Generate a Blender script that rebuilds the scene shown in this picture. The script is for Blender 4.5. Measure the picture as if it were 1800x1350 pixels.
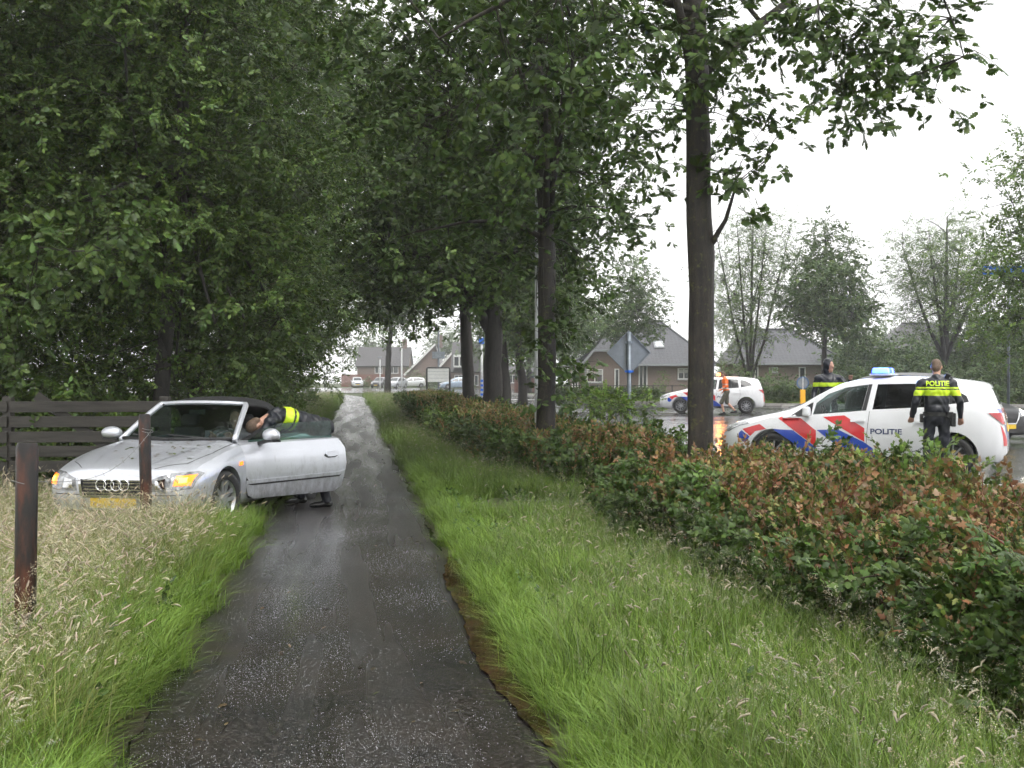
import bpy, bmesh, math, random
import numpy as np
from mathutils import Vector, Matrix, Euler
from mathutils.bvhtree import BVHTree

for _o in list(bpy.data.objects):
    bpy.data.objects.remove(_o)
SC = bpy.context.scene
COL = SC.collection
random.seed(7)
RNG = np.random.default_rng(11)
R = math.radians

# ------------------------------------------------------------------ camera
cd = bpy.data.cameras.new('camera')
cd.lens = 40.0
cd.sensor_width = 36.0
cd.clip_start = 0.05
cd.clip_end = 2000.0
cam = bpy.data.objects.new('camera', cd)
COL.objects.link(cam)
cam.location = (0, 0, 1.65)
cam.rotation_euler = (R(90 - 0.372), 0, 0)
SC.camera = cam

# ------------------------------------------------------------------ overcast sky, weak broad sun
SUN_EL, SUN_AZ = R(62), R(150)
w = bpy.data.worlds.new('World')
SC.world = w
w.use_nodes = True
wn = w.node_tree
wn.nodes.clear()
sky = wn.nodes.new('ShaderNodeTexSky')
sky.sky_type = 'NISHITA'
sky.sun_disc = False
sky.sun_elevation = SUN_EL
sky.sun_rotation = SUN_AZ
sky.dust_density = 4.0
hs = wn.nodes.new('ShaderNodeHueSaturation')
hs.inputs['Saturation'].default_value = 0.12
wn.links.new(sky.outputs[0], hs.inputs['Color'])
cl = wn.nodes.new('ShaderNodeTexNoise')
cl.inputs['Scale'].default_value = 1.6
cl.inputs['Detail'].default_value = 4
cr = wn.nodes.new('ShaderNodeMapRange')
cr.inputs['From Min'].default_value = 0.3
cr.inputs['From Max'].default_value = 0.7
cr.inputs['To Min'].default_value = 10.0
cr.inputs['To Max'].default_value = 12.0
wn.links.new(cl.outputs[0], cr.inputs[0])
cc = wn.nodes.new('ShaderNodeCombineColor')
for i_ in range(3):
    wn.links.new(cr.outputs[0], cc.inputs[i_])
mx = wn.nodes.new('ShaderNodeMix')
mx.data_type = 'RGBA'
mx.inputs[0].default_value = 0.85
wn.links.new(hs.outputs[0], mx.inputs[6])
wn.links.new(cc.outputs[0], mx.inputs[7])
bg = wn.nodes.new('ShaderNodeBackground')
bg.inputs['Strength'].default_value = 0.10
wn.links.new(mx.outputs[2], bg.inputs['Color'])
wo = wn.nodes.new('ShaderNodeOutputWorld')
wn.links.new(bg.outputs[0], wo.inputs['Surface'])

sl = bpy.data.lights.new('sun', 'SUN')
sl.energy = 1.5
sl.angle = R(35)
sl.color = (1.0, 0.98, 0.95)
sun = bpy.data.objects.new('sun', sl)
COL.objects.link(sun)
sun.rotation_euler = (R(90) - SUN_EL, 0, R(30))

SC.view_settings.view_transform = 'Standard'
SC.view_settings.look = 'None'
SC.view_settings.exposure = 0.72
SC.view_settings.gamma = 1.0
SC.view_settings.use_curve_mapping = False
cy = SC.cycles
cy.max_bounces = 5
cy.diffuse_bounces = 2
cy.glossy_bounces = 2
cy.transmission_bounces = 5
cy.transparent_max_bounces = 10
cy.volume_bounces = 1
cy.use_adaptive_sampling = True
cy.adaptive_threshold = 0.08
cy.adaptive_min_samples = 16
cy.use_denoising = True
cy.caustics_reflective = False
cy.caustics_refractive = False

# ------------------------------------------------------------------ helpers
def sx(px, d):
    return (px - 900) / 2000.0 * d

def sz(py, d):
    return 1.65 - (py - 662) / 2000.0 * d

def tag(o, label=None, cat=None, group=None, kind=None):
    if label: o['label'] = label
    if cat: o['category'] = cat
    if group: o['group'] = group
    if kind: o['kind'] = kind
    return o

def empty(name, loc=(0, 0, 0), rz=0.0):
    o = bpy.data.objects.new(name, None)
    COL.objects.link(o)
    o.location = loc
    o.rotation_euler = (0, 0, rz)
    o.empty_display_size = 0.2
    return o

def link(name, me, parent=None, mats=None):
    if mats is not None:
        me.materials.clear()
        for m in (mats if isinstance(mats, (list, tuple)) else [mats]):
            me.materials.append(m)
    o = bpy.data.objects.new(name, me)
    COL.objects.link(o)
    if parent is not None:
        o.parent = parent
    return o

def copy_tree(o, parent=None):
    c = o.copy()
    COL.objects.link(c)
    c.parent = parent
    for ch in list(o.children):
        copy_tree(ch, c)
    return c

class Geo:
    def __init__(s):
        s.v = []; s.f = []; s.m = []
    def add(s, vs, fs, mi=0):
        n = len(s.v)
        s.v.extend([tuple(map(float, p)) for p in vs])
        s.f.extend([tuple(int(i) + n for i in f) for f in fs])
        s.m.extend([mi] * len(fs))
        return s
    def box(s, c, d, rot=None, mi=0, taper=1.0):
        hx, hy, hz = d[0] / 2, d[1] / 2, d[2] / 2
        vs = []
        for z, t in ((-hz, 1.0), (hz, taper)):
            for x, y in ((-hx, -hy), (hx, -hy), (hx, hy), (-hx, hy)):
                vs.append(Vector((x * t, y * t, z)))
        if rot is not None:
            q = Euler(rot).to_matrix()
            vs = [q @ p for p in vs]
        c = Vector(c)
        return s.add([p + c for p in vs], [(0, 3, 2, 1), (4, 5, 6, 7), (0, 1, 5, 4), (1, 2, 6, 5), (2, 3, 7, 6), (3, 0, 4, 7)], mi)
    def bar(s, a, b, wd, th, up=(0, 0, 1), mi=0):
        a = Vector(a); b = Vector(b); d = (b - a); L = d.length; d.normalize()
        u = Vector(up); sd = d.cross(u)
        if sd.length < 1e-4: sd = d.cross(Vector((1, 0, 0)))
        sd.normalize(); u = sd.cross(d).normalized()
        vs = []
        for p in (a, b):
            for i, j in ((-1, -1), (1, -1), (1, 1), (-1, 1)):
                vs.append(p + sd * i * wd / 2 + u * j * th / 2)
        return s.add(vs, [(3, 2, 1, 0), (4, 5, 6, 7), (0, 1, 5, 4), (1, 2, 6, 5), (2, 3, 7, 6), (3, 0, 4, 7)], mi)
    def tube(s, pts, rad, n=8, mi=0, cap=True, jit=0.0):
        pts = [Vector(p) for p in pts]
        if not isinstance(rad, (list, tuple, np.ndarray)): rad = [rad] * len(pts)
        base = len(s.v); ref = Vector((0.31, 0.17, 0.93))
        t0 = (pts[1] - pts[0]).normalized()
        sd = t0.cross(ref)
        if sd.length < 0.1: sd = t0.cross(Vector((1, 0, 0)))
        sd.normalize()
        for i, p in enumerate(pts):
            t = (pts[min(i + 1, len(pts) - 1)] - pts[max(i - 1, 0)]).normalized()
            sd = (sd - t * sd.dot(t)).normalized(); u = t.cross(sd)
            for k in range(n):
                a = 2 * math.pi * k / n
                rr = rad[i] * (1 + (random.uniform(-jit, jit) if jit else 0))
                q = p + (sd * math.cos(a) + u * math.sin(a)) * rr
                s.v.append((q.x, q.y, q.z))
        for i in range(len(pts) - 1):
            for k in range(n):
                a = base + i * n + k; b = base + i * n + (k + 1) % n
                s.f.append((a, b, b + n, a + n)); s.m.append(mi)
        if cap:
            s.f.append(tuple(base + k for k in reversed(range(n)))); s.m.append(mi)
            e = base + (len(pts) - 1) * n
            s.f.append(tuple(e + k for k in range(n))); s.m.append(mi)
        return s
    def prism(s, poly, a0, a1, fn, mi=0):
        """poly: 2D outline; fn(u, v, a) -> point; extruded from a0 to a1"""
        n = len(poly)
        vs = [fn(u, v, a0) for u, v in poly] + [fn(u, v, a1) for u, v in poly]
        fs = [tuple(range(n - 1, -1, -1)), tuple(range(n, 2 * n))]
        for i in range(n):
            j = (i + 1) % n
            fs.append((i, j, j + n, i + n))
        return s.add(vs, fs, mi)
    def lathe(s, prof, n=24, axis='z', c=(0, 0, 0), mi=0):
        base = len(s.v)
        for r, h in prof:
            for k in range(n):
                a = 2 * math.pi * k / n
                p = (r * math.cos(a), r * math.sin(a), h)
                if axis == 'y': p = (p[0], p[2], p[1])
                if axis == 'x': p = (p[2], p[0], p[1])
                s.v.append((p[0] + c[0], p[1] + c[1], p[2] + c[2]))
        for i in range(len(prof) - 1):
            for k in range(n):
                a = base + i * n + k; b = base + i * n + (k + 1) % n
                s.f.append((a, b, b + n, a + n)); s.m.append(mi)
        return s
    def ball(s, c, r, n=10, mi=0):
        if not isinstance(r, (list, tuple)): r = (r, r, r)
        base = len(s.v)
        m = max(4, n // 2)
        for i in range(m + 1):
            t = math.pi * i / m
            for k in range(n):
                a = 2 * math.pi * k / n
                s.v.append((c[0] + r[0] * math.sin(t) * math.cos(a), c[1] + r[1] * math.sin(t) * math.sin(a), c[2] + r[2] * math.cos(t)))
        for i in range(m):
            for k in range(n):
                a = base + i * n + k; b = base + i * n + (k + 1) % n
                s.f.append((a, a + n, b + n, b)); s.m.append(mi)
        return s
    def mesh(s, name='m', smooth=False, fix=False):
        me = bpy.data.meshes.new(name)
        me.from_pydata(s.v, [], s.f)
        me.polygons.foreach_set('material_index', s.m)
        if fix:
            b = bmesh.new(); b.from_mesh(me)
            bmesh.ops.remove_doubles(b, verts=b.verts, dist=1e-5)
            bmesh.ops.recalc_face_normals(b, faces=b.faces)
            b.to_mesh(me); b.free()
        if smooth:
            me.polygons.foreach_set('use_smooth', [True] * len(me.polygons))
        me.update()
        return me
    def build(s, name, mats, parent=None, smooth=False, fix=False):
        return link(name, s.mesh(name, smooth, fix), parent, mats)

def smooth_by_angle(me, ang=35):
    me.polygons.foreach_set('use_smooth', [True] * len(me.polygons))
    b = bmesh.new(); b.from_mesh(me)
    lim = R(ang)
    for e in b.edges:
        if len(e.link_faces) == 2:
            e.smooth = e.calc_face_angle(0) < lim
        else:
            e.smooth = False
    b.to_mesh(me); b.free()

def bevelled(me, wd=0.01, seg=2):
    b = bmesh.new(); b.from_mesh(me)
    es = [e for e in b.edges if len(e.link_faces) == 2 and e.calc_face_angle(0) > R(30)]
    bmesh.ops.bevel(b, geom=es, offset=wd, segments=seg, affect='EDGES', profile=0.5)
    b.to_mesh(me); b.free()
    return me

# ------------------------------------------------------------------ materials
def nd(nt, typ, ins=None, **props):
    n = nt.nodes.new(typ)
    for k, v in props.items():
        setattr(n, k, v)
    for k, v in (ins or {}).items():
        if isinstance(v, bpy.types.NodeSocket):
            nt.links.new(v, n.inputs[k])
        else:
            n.inputs[k].default_value = v
    return n

def rgba(c):
    return (c[0], c[1], c[2], 1.0)

def new_mat(name):
    m = bpy.data.materials.new(name)
    m.use_nodes = True
    nt = m.node_tree
    return m, nt, nt.nodes['Principled BSDF'], nt.nodes['Material Output']

def ramp(nt, fac, stops):
    n = nt.nodes.new('ShaderNodeValToRGB')
    nt.links.new(fac, n.inputs[0])
    el = n.color_ramp.elements
    while len(el) < len(stops): el.new(0.5)
    for e, (p, c) in zip(el, stops):
        e.position = p
        e.color = rgba(c) if not isinstance(c, (int, float)) else (c, c, c, 1)
    return n.outputs[0]

def mix(nt, f, a, b, typ='MIX'):
    n = nt.nodes.new('ShaderNodeMix'); n.data_type = 'RGBA'; n.blend_type = typ
    for idx, v in ((0, f), (6, a), (7, b)):
        if isinstance(v, bpy.types.NodeSocket): nt.links.new(v, n.inputs[idx])
        elif idx == 0: n.inputs[0].default_value = v
        else: n.inputs[idx].default_value = rgba(v)
    return n.outputs[2]

def noise(nt, scale, detail=4, vec=None, rough=0.55):
    n = nd(nt, 'ShaderNodeTexNoise', {'Scale': scale, 'Detail': detail, 'Roughness': rough})
    if vec is not None: nt.links.new(vec, n.inputs['Vector'])
    return n.outputs[0]

def coords(nt, which='Object', scale=None):
    tc = nt.nodes.new('ShaderNodeTexCoord')
    o = tc.outputs[which]
    if scale is not None:
        mp = nd(nt, 'ShaderNodeMapping', {'Vector': o, 'Scale': scale})
        return mp.outputs[0]
    return o

def wpos(nt):
    return nt.nodes.new('ShaderNodeNewGeometry').outputs['Position']

def bump(nt, bsdf, h, strength=0.3, dist=0.02):
    b = nd(nt, 'ShaderNodeBump', {'Height': h, 'Strength': strength, 'Distance': dist})
    nt.links.new(b.outputs[0], bsdf.inputs['Normal'])

def simple(name, col, rough=0.5, metal=0.0, coat=0.0, var=0.15, scale=6.0, bmp=0.0, spec=0.5, emit=None, es=0.0):
    m, nt, b, _ = new_mat(name)
    co = coords(nt, 'Object')
    nz = noise(nt, scale, 5, co)
    lo = tuple(max(0, c * (1 - var)) for c in col); hi = tuple(min(1, c * (1 + var)) for c in col)
    nt.links.new(ramp(nt, nz, [(0.3, lo), (0.7, hi)]), b.inputs['Base Color'])
    b.inputs['Roughness'].default_value = rough
    b.inputs['Metallic'].default_value = metal
    b.inputs['Coat Weight'].default_value = coat
    b.inputs['Coat Roughness'].default_value = 0.05
    b.inputs['Specular IOR Level'].default_value = spec
    if bmp: bump(nt, b, noise(nt, scale * 6, 4, co), bmp, 0.01)
    if emit:
        b.inputs['Emission Color'].default_value = rgba(emit)
        b.inputs['Emission Strength'].default_value = es
    return m

def leaf_mat(name, rough=0.42, trans=0.22, var=0.3, spec=0.5):
    m, nt, b, out = new_mat(name)
    at = nd(nt, 'ShaderNodeAttribute', attribute_name='col')
    oi = nt.nodes.new('ShaderNodeObjectInfo')
    mr = nd(nt, 'ShaderNodeMapRange', {'Value': oi.outputs['Random'], 'To Min': 1 - var, 'To Max': 1 + var})
    nz = noise(nt, 0.9, 3, wpos(nt))
    mr2 = nd(nt, 'ShaderNodeMapRange', {'Value': nz, 'From Min': 0.3, 'From Max': 0.7, 'To Min': 0.8, 'To Max': 1.2})
    mm = nd(nt, 'ShaderNodeMath', {0: mr.outputs[0], 1: mr2.outputs[0]}, operation='MULTIPLY')
    vm = nd(nt, 'ShaderNodeVectorMath', {0: at.outputs['Color'], 'Scale': mm.outputs[0]}, operation='SCALE')
    nt.links.new(vm.outputs[0], b.inputs['Base Color'])
    b.inputs['Roughness'].default_value = rough
    b.inputs['Specular IOR Level'].default_value = spec
    tr = nd(nt, 'ShaderNodeBsdfTranslucent', {'Color': vm.outputs[0]})
    ms = nd(nt, 'ShaderNodeMixShader', {0: trans, 1: b.outputs[0], 2: tr.outputs[0]})
    nt.links.new(ms.outputs[0], out.inputs['Surface'])
    return m

def bark_mat(name, c0, c1, moss=(0.075, 0.078, 0.02), moss_lo=0.62):
    m, nt, b, _ = new_mat(name)
    p = wpos(nt)
    mp = nd(nt, 'ShaderNodeMapping', {'Vector': p, 'Scale': (1, 1, 0.22)})
    n1 = noise(nt, 15, 6, mp.outputs[0], 0.7)
    c = ramp(nt, n1, [(0.35, c0), (0.65, c1)])
    n2 = noise(nt, 11.0, 7, p, 0.8)
    k = ramp(nt, n2, [(moss_lo, 0.0), (moss_lo + 0.07, 1.0)])
    nt.links.new(mix(nt, k, c, moss), b.inputs['Base Color'])
    b.inputs['Roughness'].default_value = 0.6
    bump(nt, b, n1, 0.9, 0.03)
    return m

MAT = {}
MAT['leaf'] = leaf_mat('leaf_wet', 0.44, 0.28, 0.35, 0.38)
MAT['leaf_hedge'] = leaf_mat('leaf_hedge', 0.45, 0.2, 0.25, 0.38)
MAT['grass'] = leaf_mat('grass_blade', 0.5, 0.25, 0.22, 0.35)
MAT['bark'] = bark_mat('bark_oak', (0.006, 0.005, 0.004), (0.036, 0.027, 0.019), moss_lo=0.56)
MAT['bark_dark'] = bark_mat('bark_dark', (0.009, 0.008, 0.007), (0.030, 0.025, 0.02), moss_lo=0.66)
MAT['twig'] = simple('twig', (0.045, 0.035, 0.022), 0.7)

# ------------------------------------------------------------------ leaf sprigs, tufts and their scatter
OUT = {
    'ell': [(0, .02), (.2, .20), (.45, .29), (.72, .22), (1, 0)],
    'oak': [(0, .03), (.14, .07), (.22, .19), (.31, .10), (.42, .28), (.50, .14), (.62, .34), (.70, .17), (.82, .26), (.90, .13), (1, 0.02)],
    'map': [(0, .02), (.02, .26), (.22, .24), (.38, .52), (.50, .20), (.66, .24), (1, 0)],
    'lan': [(0, .02), (.3, .13), (.6, .12), (1, 0)],
}

def leaf_verts(kind, L, fold, curl):
    vs = []; fs = []
    o = OUT[kind]
    for t, wd in o:
        z = -curl * t * t * L
        vs += [(t * L, 0, z), (t * L, wd * L, z - fold * wd * L), (t * L, -wd * L, z - fold * wd * L)]
    for i in range(len(o) - 1):
        a = i * 3
        fs += [(a, a + 3, a + 4, a + 1), (a, a + 2, a + 5, a + 3)]
    return vs, fs

def raw(V, F, Cc):
    return (np.array(V, 'f'), np.array(F, 'i'), np.array(Cc, 'f'))

def merge(name, items, mat):
    """one mesh object out of many placed copies of leaf sprigs or grass tufts"""
    Vs = []; Fs = []; Cs = []; n = 0
    for (V, F, C), M in items:
        M = np.array(M, 'f')
        Vs.append(V @ M[:3, :3].T + M[:3, 3]); Fs.append(F + n); Cs.append(C); n += len(V)
    V = np.concatenate(Vs); F = np.concatenate(Fs); C = np.concatenate(Cs)
    me = bpy.data.meshes.new(name)
    me.vertices.add(len(V)); me.vertices.foreach_set('co', V.ravel())
    me.loops.add(F.size); me.loops.foreach_set('vertex_index', F.ravel())
    me.polygons.add(len(F)); me.polygons.foreach_set('loop_start', np.arange(0, F.size, 4, dtype='i'))
    me.polygons.foreach_set('use_smooth', np.ones(len(F), bool))
    a = me.attributes.new('col', 'FLOAT_COLOR', 'POINT')
    a.data.foreach_set('color', np.concatenate([C, np.ones((len(C), 1), 'f')], 1).ravel())
    me.materials.append(mat)
    me.update(calc_edges=True)
    me.validate()
    return bpy.data.objects.new(name, me)

def xf(loc, eul=(0, 0, 0), s=1.0):
    return Matrix.LocRotScale(Vector(loc), Euler(eul), Vector((s, s, s)))

def dir_eul(d, roll):
    d = Vector(d).normalized()
    return (roll, -math.asin(max(-1, min(1, d.z))), math.atan2(d.y, d.x))

_cl = {}
def clumps(key, sets, per, csz, mat, nvar=4, droop=-0.1, smin=.8, smax=1.25, sq=0.32):
    """leaf clumps: `per` sprigs spread about a centre, pointing outward and a little down"""
    k = (key, per, round(csz, 2), round(smin, 2), round(smax, 2))
    if k not in _cl:
        src = []
        for v in range(nvar):
            it = []
            for i in range(per):
                q = Vector((random.gauss(0, .55) * csz, random.gauss(0, .55) * csz, random.gauss(0, sq) * csz))
                d = q / csz * 1.2 + Vector((random.gauss(0, .5), random.gauss(0, .5), random.gauss(0, .35) + droop))
                S_ = sets[0] if random.random() > (sets[2] if len(sets) > 2 else 0) else sets[1]
                it.append((random.choice(S_), xf(q, dir_eul(d, random.gauss(0, .5)), random.uniform(smin, smax))))
            src.append(merge('clump_' + key, it, mat))
        _cl[k] = (scatter_group('clumps ' + key, src), nvar)
    return _cl[k]

def patch(key, kinds, n, rad, nvar=4, tilt=0.15, smin=.7, smax=1.15):
    """grass patch: n tufts in a disc"""
    src = []
    for v in range(nvar):
        it = []
        for i in range(n):
            a = random.uniform(0, 6.283); r = rad * math.sqrt(random.random())
            it.append((random.choice(random.choice(kinds)), xf((r * math.cos(a), r * math.sin(a), 0), (random.gauss(0, tilt), random.gauss(0, tilt), random.uniform(0, 6.283)), random.uniform(smin, smax))))
        src.append(merge('patch_' + key, it, MAT['grass']))
    return scatter_group('patch ' + key, src), nvar

def jitcol(c, v=0.25):
    k = 1 + random.uniform(-v, v)
    h = random.uniform(-v, v) * 0.5
    return (max(0, c[0] * k * (1 + h)), max(0, c[1] * k), max(0, c[2] * k * (1 - h)))

def sprig(name, kind, n, length, leaf, cols, mat, rosette=False, spread=1.0, flat=0.5, twigc=(0.05, 0.04, 0.02)):
    V = []; F = []; C = []
    # stalk
    k = 4
    for i in range(k + 1):
        t = i / k
        for a in range(3):
            an = a * 2.094
            r = 0.0035 * (1.2 - t)
            V.append((t * length, r * math.cos(an), r * math.sin(an) + 0.06 * length * math.sin(3 * t))); C.append(twigc)
    for i in range(k):
        for a in range(3):
            F.append((i * 3 + a, i * 3 + (a + 1) % 3, i * 3 + 3 + (a + 1) % 3, i * 3 + 3 + a))
    for i in range(n):
        t = 0.25 + 0.75 * (i / max(1, n - 1))
        if rosette: t = 0.55 + 0.45 * (i / max(1, n - 1))
        L = leaf * random.uniform(0.7, 1.15)
        vs, fs = leaf_verts(kind, L, random.uniform(0.1, 0.5), random.uniform(0.05, 0.45))
        side = 1 if i % 2 else -1
        yaw = side * random.uniform(0.5, 1.25) * spread
        if i == n - 1: yaw = random.uniform(-.3, .3)
        if rosette: yaw = random.uniform(-2.2, 2.2)
        q = Euler((random.gauss(0, flat), random.uniform(-0.5, 0.45), yaw)).to_matrix()
        o = Vector((t * length, 0, 0.06 * length * math.sin(3 * t)))
        b = len(V)
        c = jitcol(random.choice(cols))
        for p in vs:
            p = q @ (Vector(p) + Vector((0.12 * L, 0, 0))) + o
            V.append(tuple(p)); C.append(c)
        F += [tuple(x + b for x in f) for f in fs]
    return raw(V, F, C)

def blade(V, F, C, x, y, h, wd, lean, az, c0, c1, seg=3):
    b = len(V)
    px, py = math.cos(az + 1.57) * wd, math.sin(az + 1.57) * wd
    for i in range(seg + 1):
        t = i / seg
        r = lean * h * t * t
        z = h * (t - 0.35 * abs(lean) * t * t)
        cx_, cy_ = x + math.cos(az) * r, y + math.sin(az) * r
        k = (1 - t) ** 0.7
        c = tuple(c0[j] * (1 - t) + c1[j] * t for j in range(3))
        V += [(cx_ - px * k, cy_ - py * k, z), (cx_ + px * k, cy_ + py * k, z)]
        C += [c, c]
    for i in range(seg):
        a = b + 2 * i
        F.append((a, a + 1, a + 3, a + 2))

def plume(V, F, C, p0, d0, L, wd, col, droop):
    """seed head: a tapering fluffy spindle that nods"""
    n = 7; b = len(V); m = 5
    p = Vector(p0); d = Vector(d0).normalized()
    for i in range(n):
        t = i / (n - 1)
        r = wd * (math.sin(math.pi * min(1, t * 0.92 + 0.08)) ** 0.7) * random.uniform(0.7, 1.25) + 0.0008
        sd = d.cross(Vector((0.2, 0.1, 1))).normalized(); u = sd.cross(d)
        for k in range(m):
            a = 2 * math.pi * k / m + i
            rr = r * random.uniform(0.6, 1.5)
            q = p + (sd * math.cos(a) + u * math.sin(a)) * rr
            V.append(tuple(q)); C.append(jitcol(col, 0.15))
        p = p + d * (L / (n - 1))
        d = (d + Vector((0, 0, -droop))).normalized()
    for i in range(n - 1):
        for k in range(m):
            a = b + i * m + k; e = b + i * m + (k + 1) % m
            F.append((a, e, e + m, a + m))

def panicle(V, F, C, p0, d0, L, col):
    """airy seed head: small spikelets held off a thin stalk"""
    p = Vector(p0); d = Vector(d0).normalized()
    for i in range(22):
        t = random.random()
        r = 0.020 * (1 - t) * random.random() ** .5 + .003
        a = random.uniform(0, 6.283)
        q = p + d * (L * t) + Vector((math.cos(a) * r, math.sin(a) * r, -.010 * random.random()))
        e = (d * .5 + Vector((math.cos(a), math.sin(a), random.uniform(-.7, .5)))).normalized() * random.uniform(.004, .008)
        s = e.cross(Vector((.3, .2, .9))).normalized() * .0016
        b = len(V); c = jitcol(col, .25)
        V += [tuple(q - s), tuple(q + s), tuple(q + e + s * .4), tuple(q + e - s * .4)]; C += [c] * 4
        F.append((b, b + 1, b + 2, b + 3))

def tuft(name, n, rad, h, wd, lean, c0, c1, stems=0, sh=0.6, sc=(0.42, 0.36, 0.24), stc=(0.2, 0.22, 0.08), pl=0.09, pw=0.007):
    V = []; F = []; C = []
    for i in range(n):
        a = random.uniform(0, 6.283); r = rad * math.sqrt(random.random())
        hh = h * random.uniform(0.55, 1.1)
        blade(V, F, C, r * math.cos(a), r * math.sin(a), hh, wd * random.uniform(0.6, 1.2), lean * random.uniform(0.2, 1.5), a + random.gauss(0, 0.9), jitcol(c0, .2), jitcol(c1, .25))
    for i in range(stems):
        a = random.uniform(0, 6.283); r = rad * math.sqrt(random.random())
        hh = sh * random.uniform(0.7, 1.1); ln = random.uniform(0.1, 0.45); az = random.gauss(0.3, 1.2)
        x, y = r * math.cos(a), r * math.sin(a)
        b0 = len(V)
        blade(V, F, C, x, y, hh, 0.0018, ln, az, stc, stc, 5)
        blade(V, F, C, x, y, hh, 0.0018, ln, az + 0.001, stc, stc, 5)
        rr = ln * hh
        tip = (x + math.cos(az) * rr, y + math.sin(az) * rr, hh * (1 - 0.35 * ln))
        d = (math.cos(az) * 2 * ln + math.cos(az) * .3, math.sin(az) * (2 * ln + .3), 1 - 0.7 * ln)
        if random.random() < .66:
            panicle(V, F, C, tip, d, pl * random.uniform(1.0, 1.6), jitcol(sc, .2)); continue
        plume(V, F, C, tip, d, pl * random.uniform(0.7, 1.25), pw * random.uniform(.6, 1.3), random.choice([sc, sc, (sc[0] * .95, sc[1] * .85, sc[2] * .95), (sc[0] * .6, sc[1] * .8, sc[2] * .55)]), random.uniform(0.02, 0.20))
    return raw(V, F, C)

_groups = {}
def scatter_group(name, sources):
    ng = bpy.data.node_groups.new(name, 'GeometryNodeTree')
    ng.interface.new_socket('Geometry', in_out='INPUT', socket_type='NodeSocketGeometry')
    ng.interface.new_socket('Geometry', in_out='OUTPUT', socket_type='NodeSocketGeometry')
    N = ng.nodes.new; L = ng.links.new
    gi = N('NodeGroupInput'); go = N('NodeGroupOutput'); jn = N('GeometryNodeJoinGeometry'); ip = N('GeometryNodeInstanceOnPoints')
    for s in sources:
        oi = N('GeometryNodeObjectInfo'); oi.inputs['Object'].default_value = s
        g2 = N('GeometryNodeGeometryToInstance')
        L(oi.outputs['Geometry'], g2.inputs[0]); L(g2.outputs[0], jn.inputs[0])
    L(jn.outputs[0], ip.inputs['Instance']); L(gi.outputs[0], ip.inputs['Points']); L(ip.outputs[0], go.inputs[0])
    ip.inputs['Pick Instance'].default_value = True
    a = N('GeometryNodeInputNamedAttribute'); a.data_type = 'FLOAT_VECTOR'; a.inputs[0].default_value = 'rot'
    e = N('FunctionNodeEulerToRotation'); L(a.outputs[0], e.inputs[0]); L(e.outputs[0], ip.inputs['Rotation'])
    a = N('GeometryNodeInputNamedAttribute'); a.data_type = 'FLOAT'; a.inputs[0].default_value = 'scl'
    L(a.outputs[0], ip.inputs['Scale'])
    a = N('GeometryNodeInputNamedAttribute'); a.data_type = 'INT'; a.inputs[0].default_value = 'idx'
    L(a.outputs[0], ip.inputs['Instance Index'])
    return ng

def scatter(name, ng, nsrc, P, ROT, S, parent=None, idx=None):
    P = np.asarray(P, 'f'); n = len(P)
    me = bpy.data.meshes.new(name)
    me.vertices.add(n)
    me.vertices.foreach_set('co', P.ravel())
    a = me.attributes.new('rot', 'FLOAT_VECTOR', 'POINT'); a.data.foreach_set('vector', np.asarray(ROT, 'f').ravel())
    a = me.attributes.new('scl', 'FLOAT', 'POINT'); a.data.foreach_set('value', np.asarray(S, 'f'))
    if idx is None: idx = RNG.integers(0, nsrc, n)
    a = me.attributes.new('idx', 'INT', 'POINT'); a.data.foreach_set('value', np.asarray(idx, 'i'))
    o = link(name, me, parent)
    md = o.modifiers.new('scatter', 'NODES'); md.node_group = ng
    return o

def dirs_to_euler(D, roll_sd=0.5):
    D = D / (np.linalg.norm(D, axis=1, keepdims=True) + 1e-9)
    yaw = np.arctan2(D[:, 1], D[:, 0]); pit = -np.arcsin(np.clip(D[:, 2], -1, 1))
    return np.stack([RNG.normal(0, roll_sd, len(D)), pit, yaw], 1)
# ================================================================== THE SETTING: ground, road, path
def smst(t):
    t = np.clip(t, 0, 1); return t * t * (3 - 2 * t)
def XL(d): return -1.04 - 0.139 * d          # path left edge
def XR(d): return 0.84 - 0.139 * d           # path right edge
def HF(d): return np.interp(d, [2, 5, 12.8, 15.9, 19.6, 30.5, 66, 110], [2.85, 2.33, 0.95, 0.80, -0.30, -2.1, -6.6, -12.5])   # foot of the hedges on the path side
def HW(d): return np.interp(d, [3, 9, 12.8, 16, 30, 66], [2.9, 2.05, 1.5, 1.7, 2.0, 2.2])
def gz(x, y):
    z = 0.1 * smst((x - HF(y) - 0.3) / 1.2) * (1 - smst((y - 95) / 25))
    z = z - 0.05 * smst((XL(y) - x - 0.3) / 1.2)
    return z

m, nt, b, _ = new_mat('ground_soil')
p = wpos(nt)
n1 = noise(nt, 0.7, 6, p, 0.65); n2 = noise(nt, 9, 6, p, 0.7)
c = mix(nt, ramp(nt, n2, [(.35, 0.0), (.65, 1.0)]), (0.035, 0.05, 0.015), (0.07, 0.105, 0.025))
c = mix(nt, ramp(nt, n1, [(.5, 0.0), (.7, 1.0)]), c, (0.06, 0.045, 0.025))
nt.links.new(c, b.inputs['Base Color']); b.inputs['Roughness'].default_value = 0.8
bump(nt, b, n2, 0.6, 0.05)
MAT['ground'] = m

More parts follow.
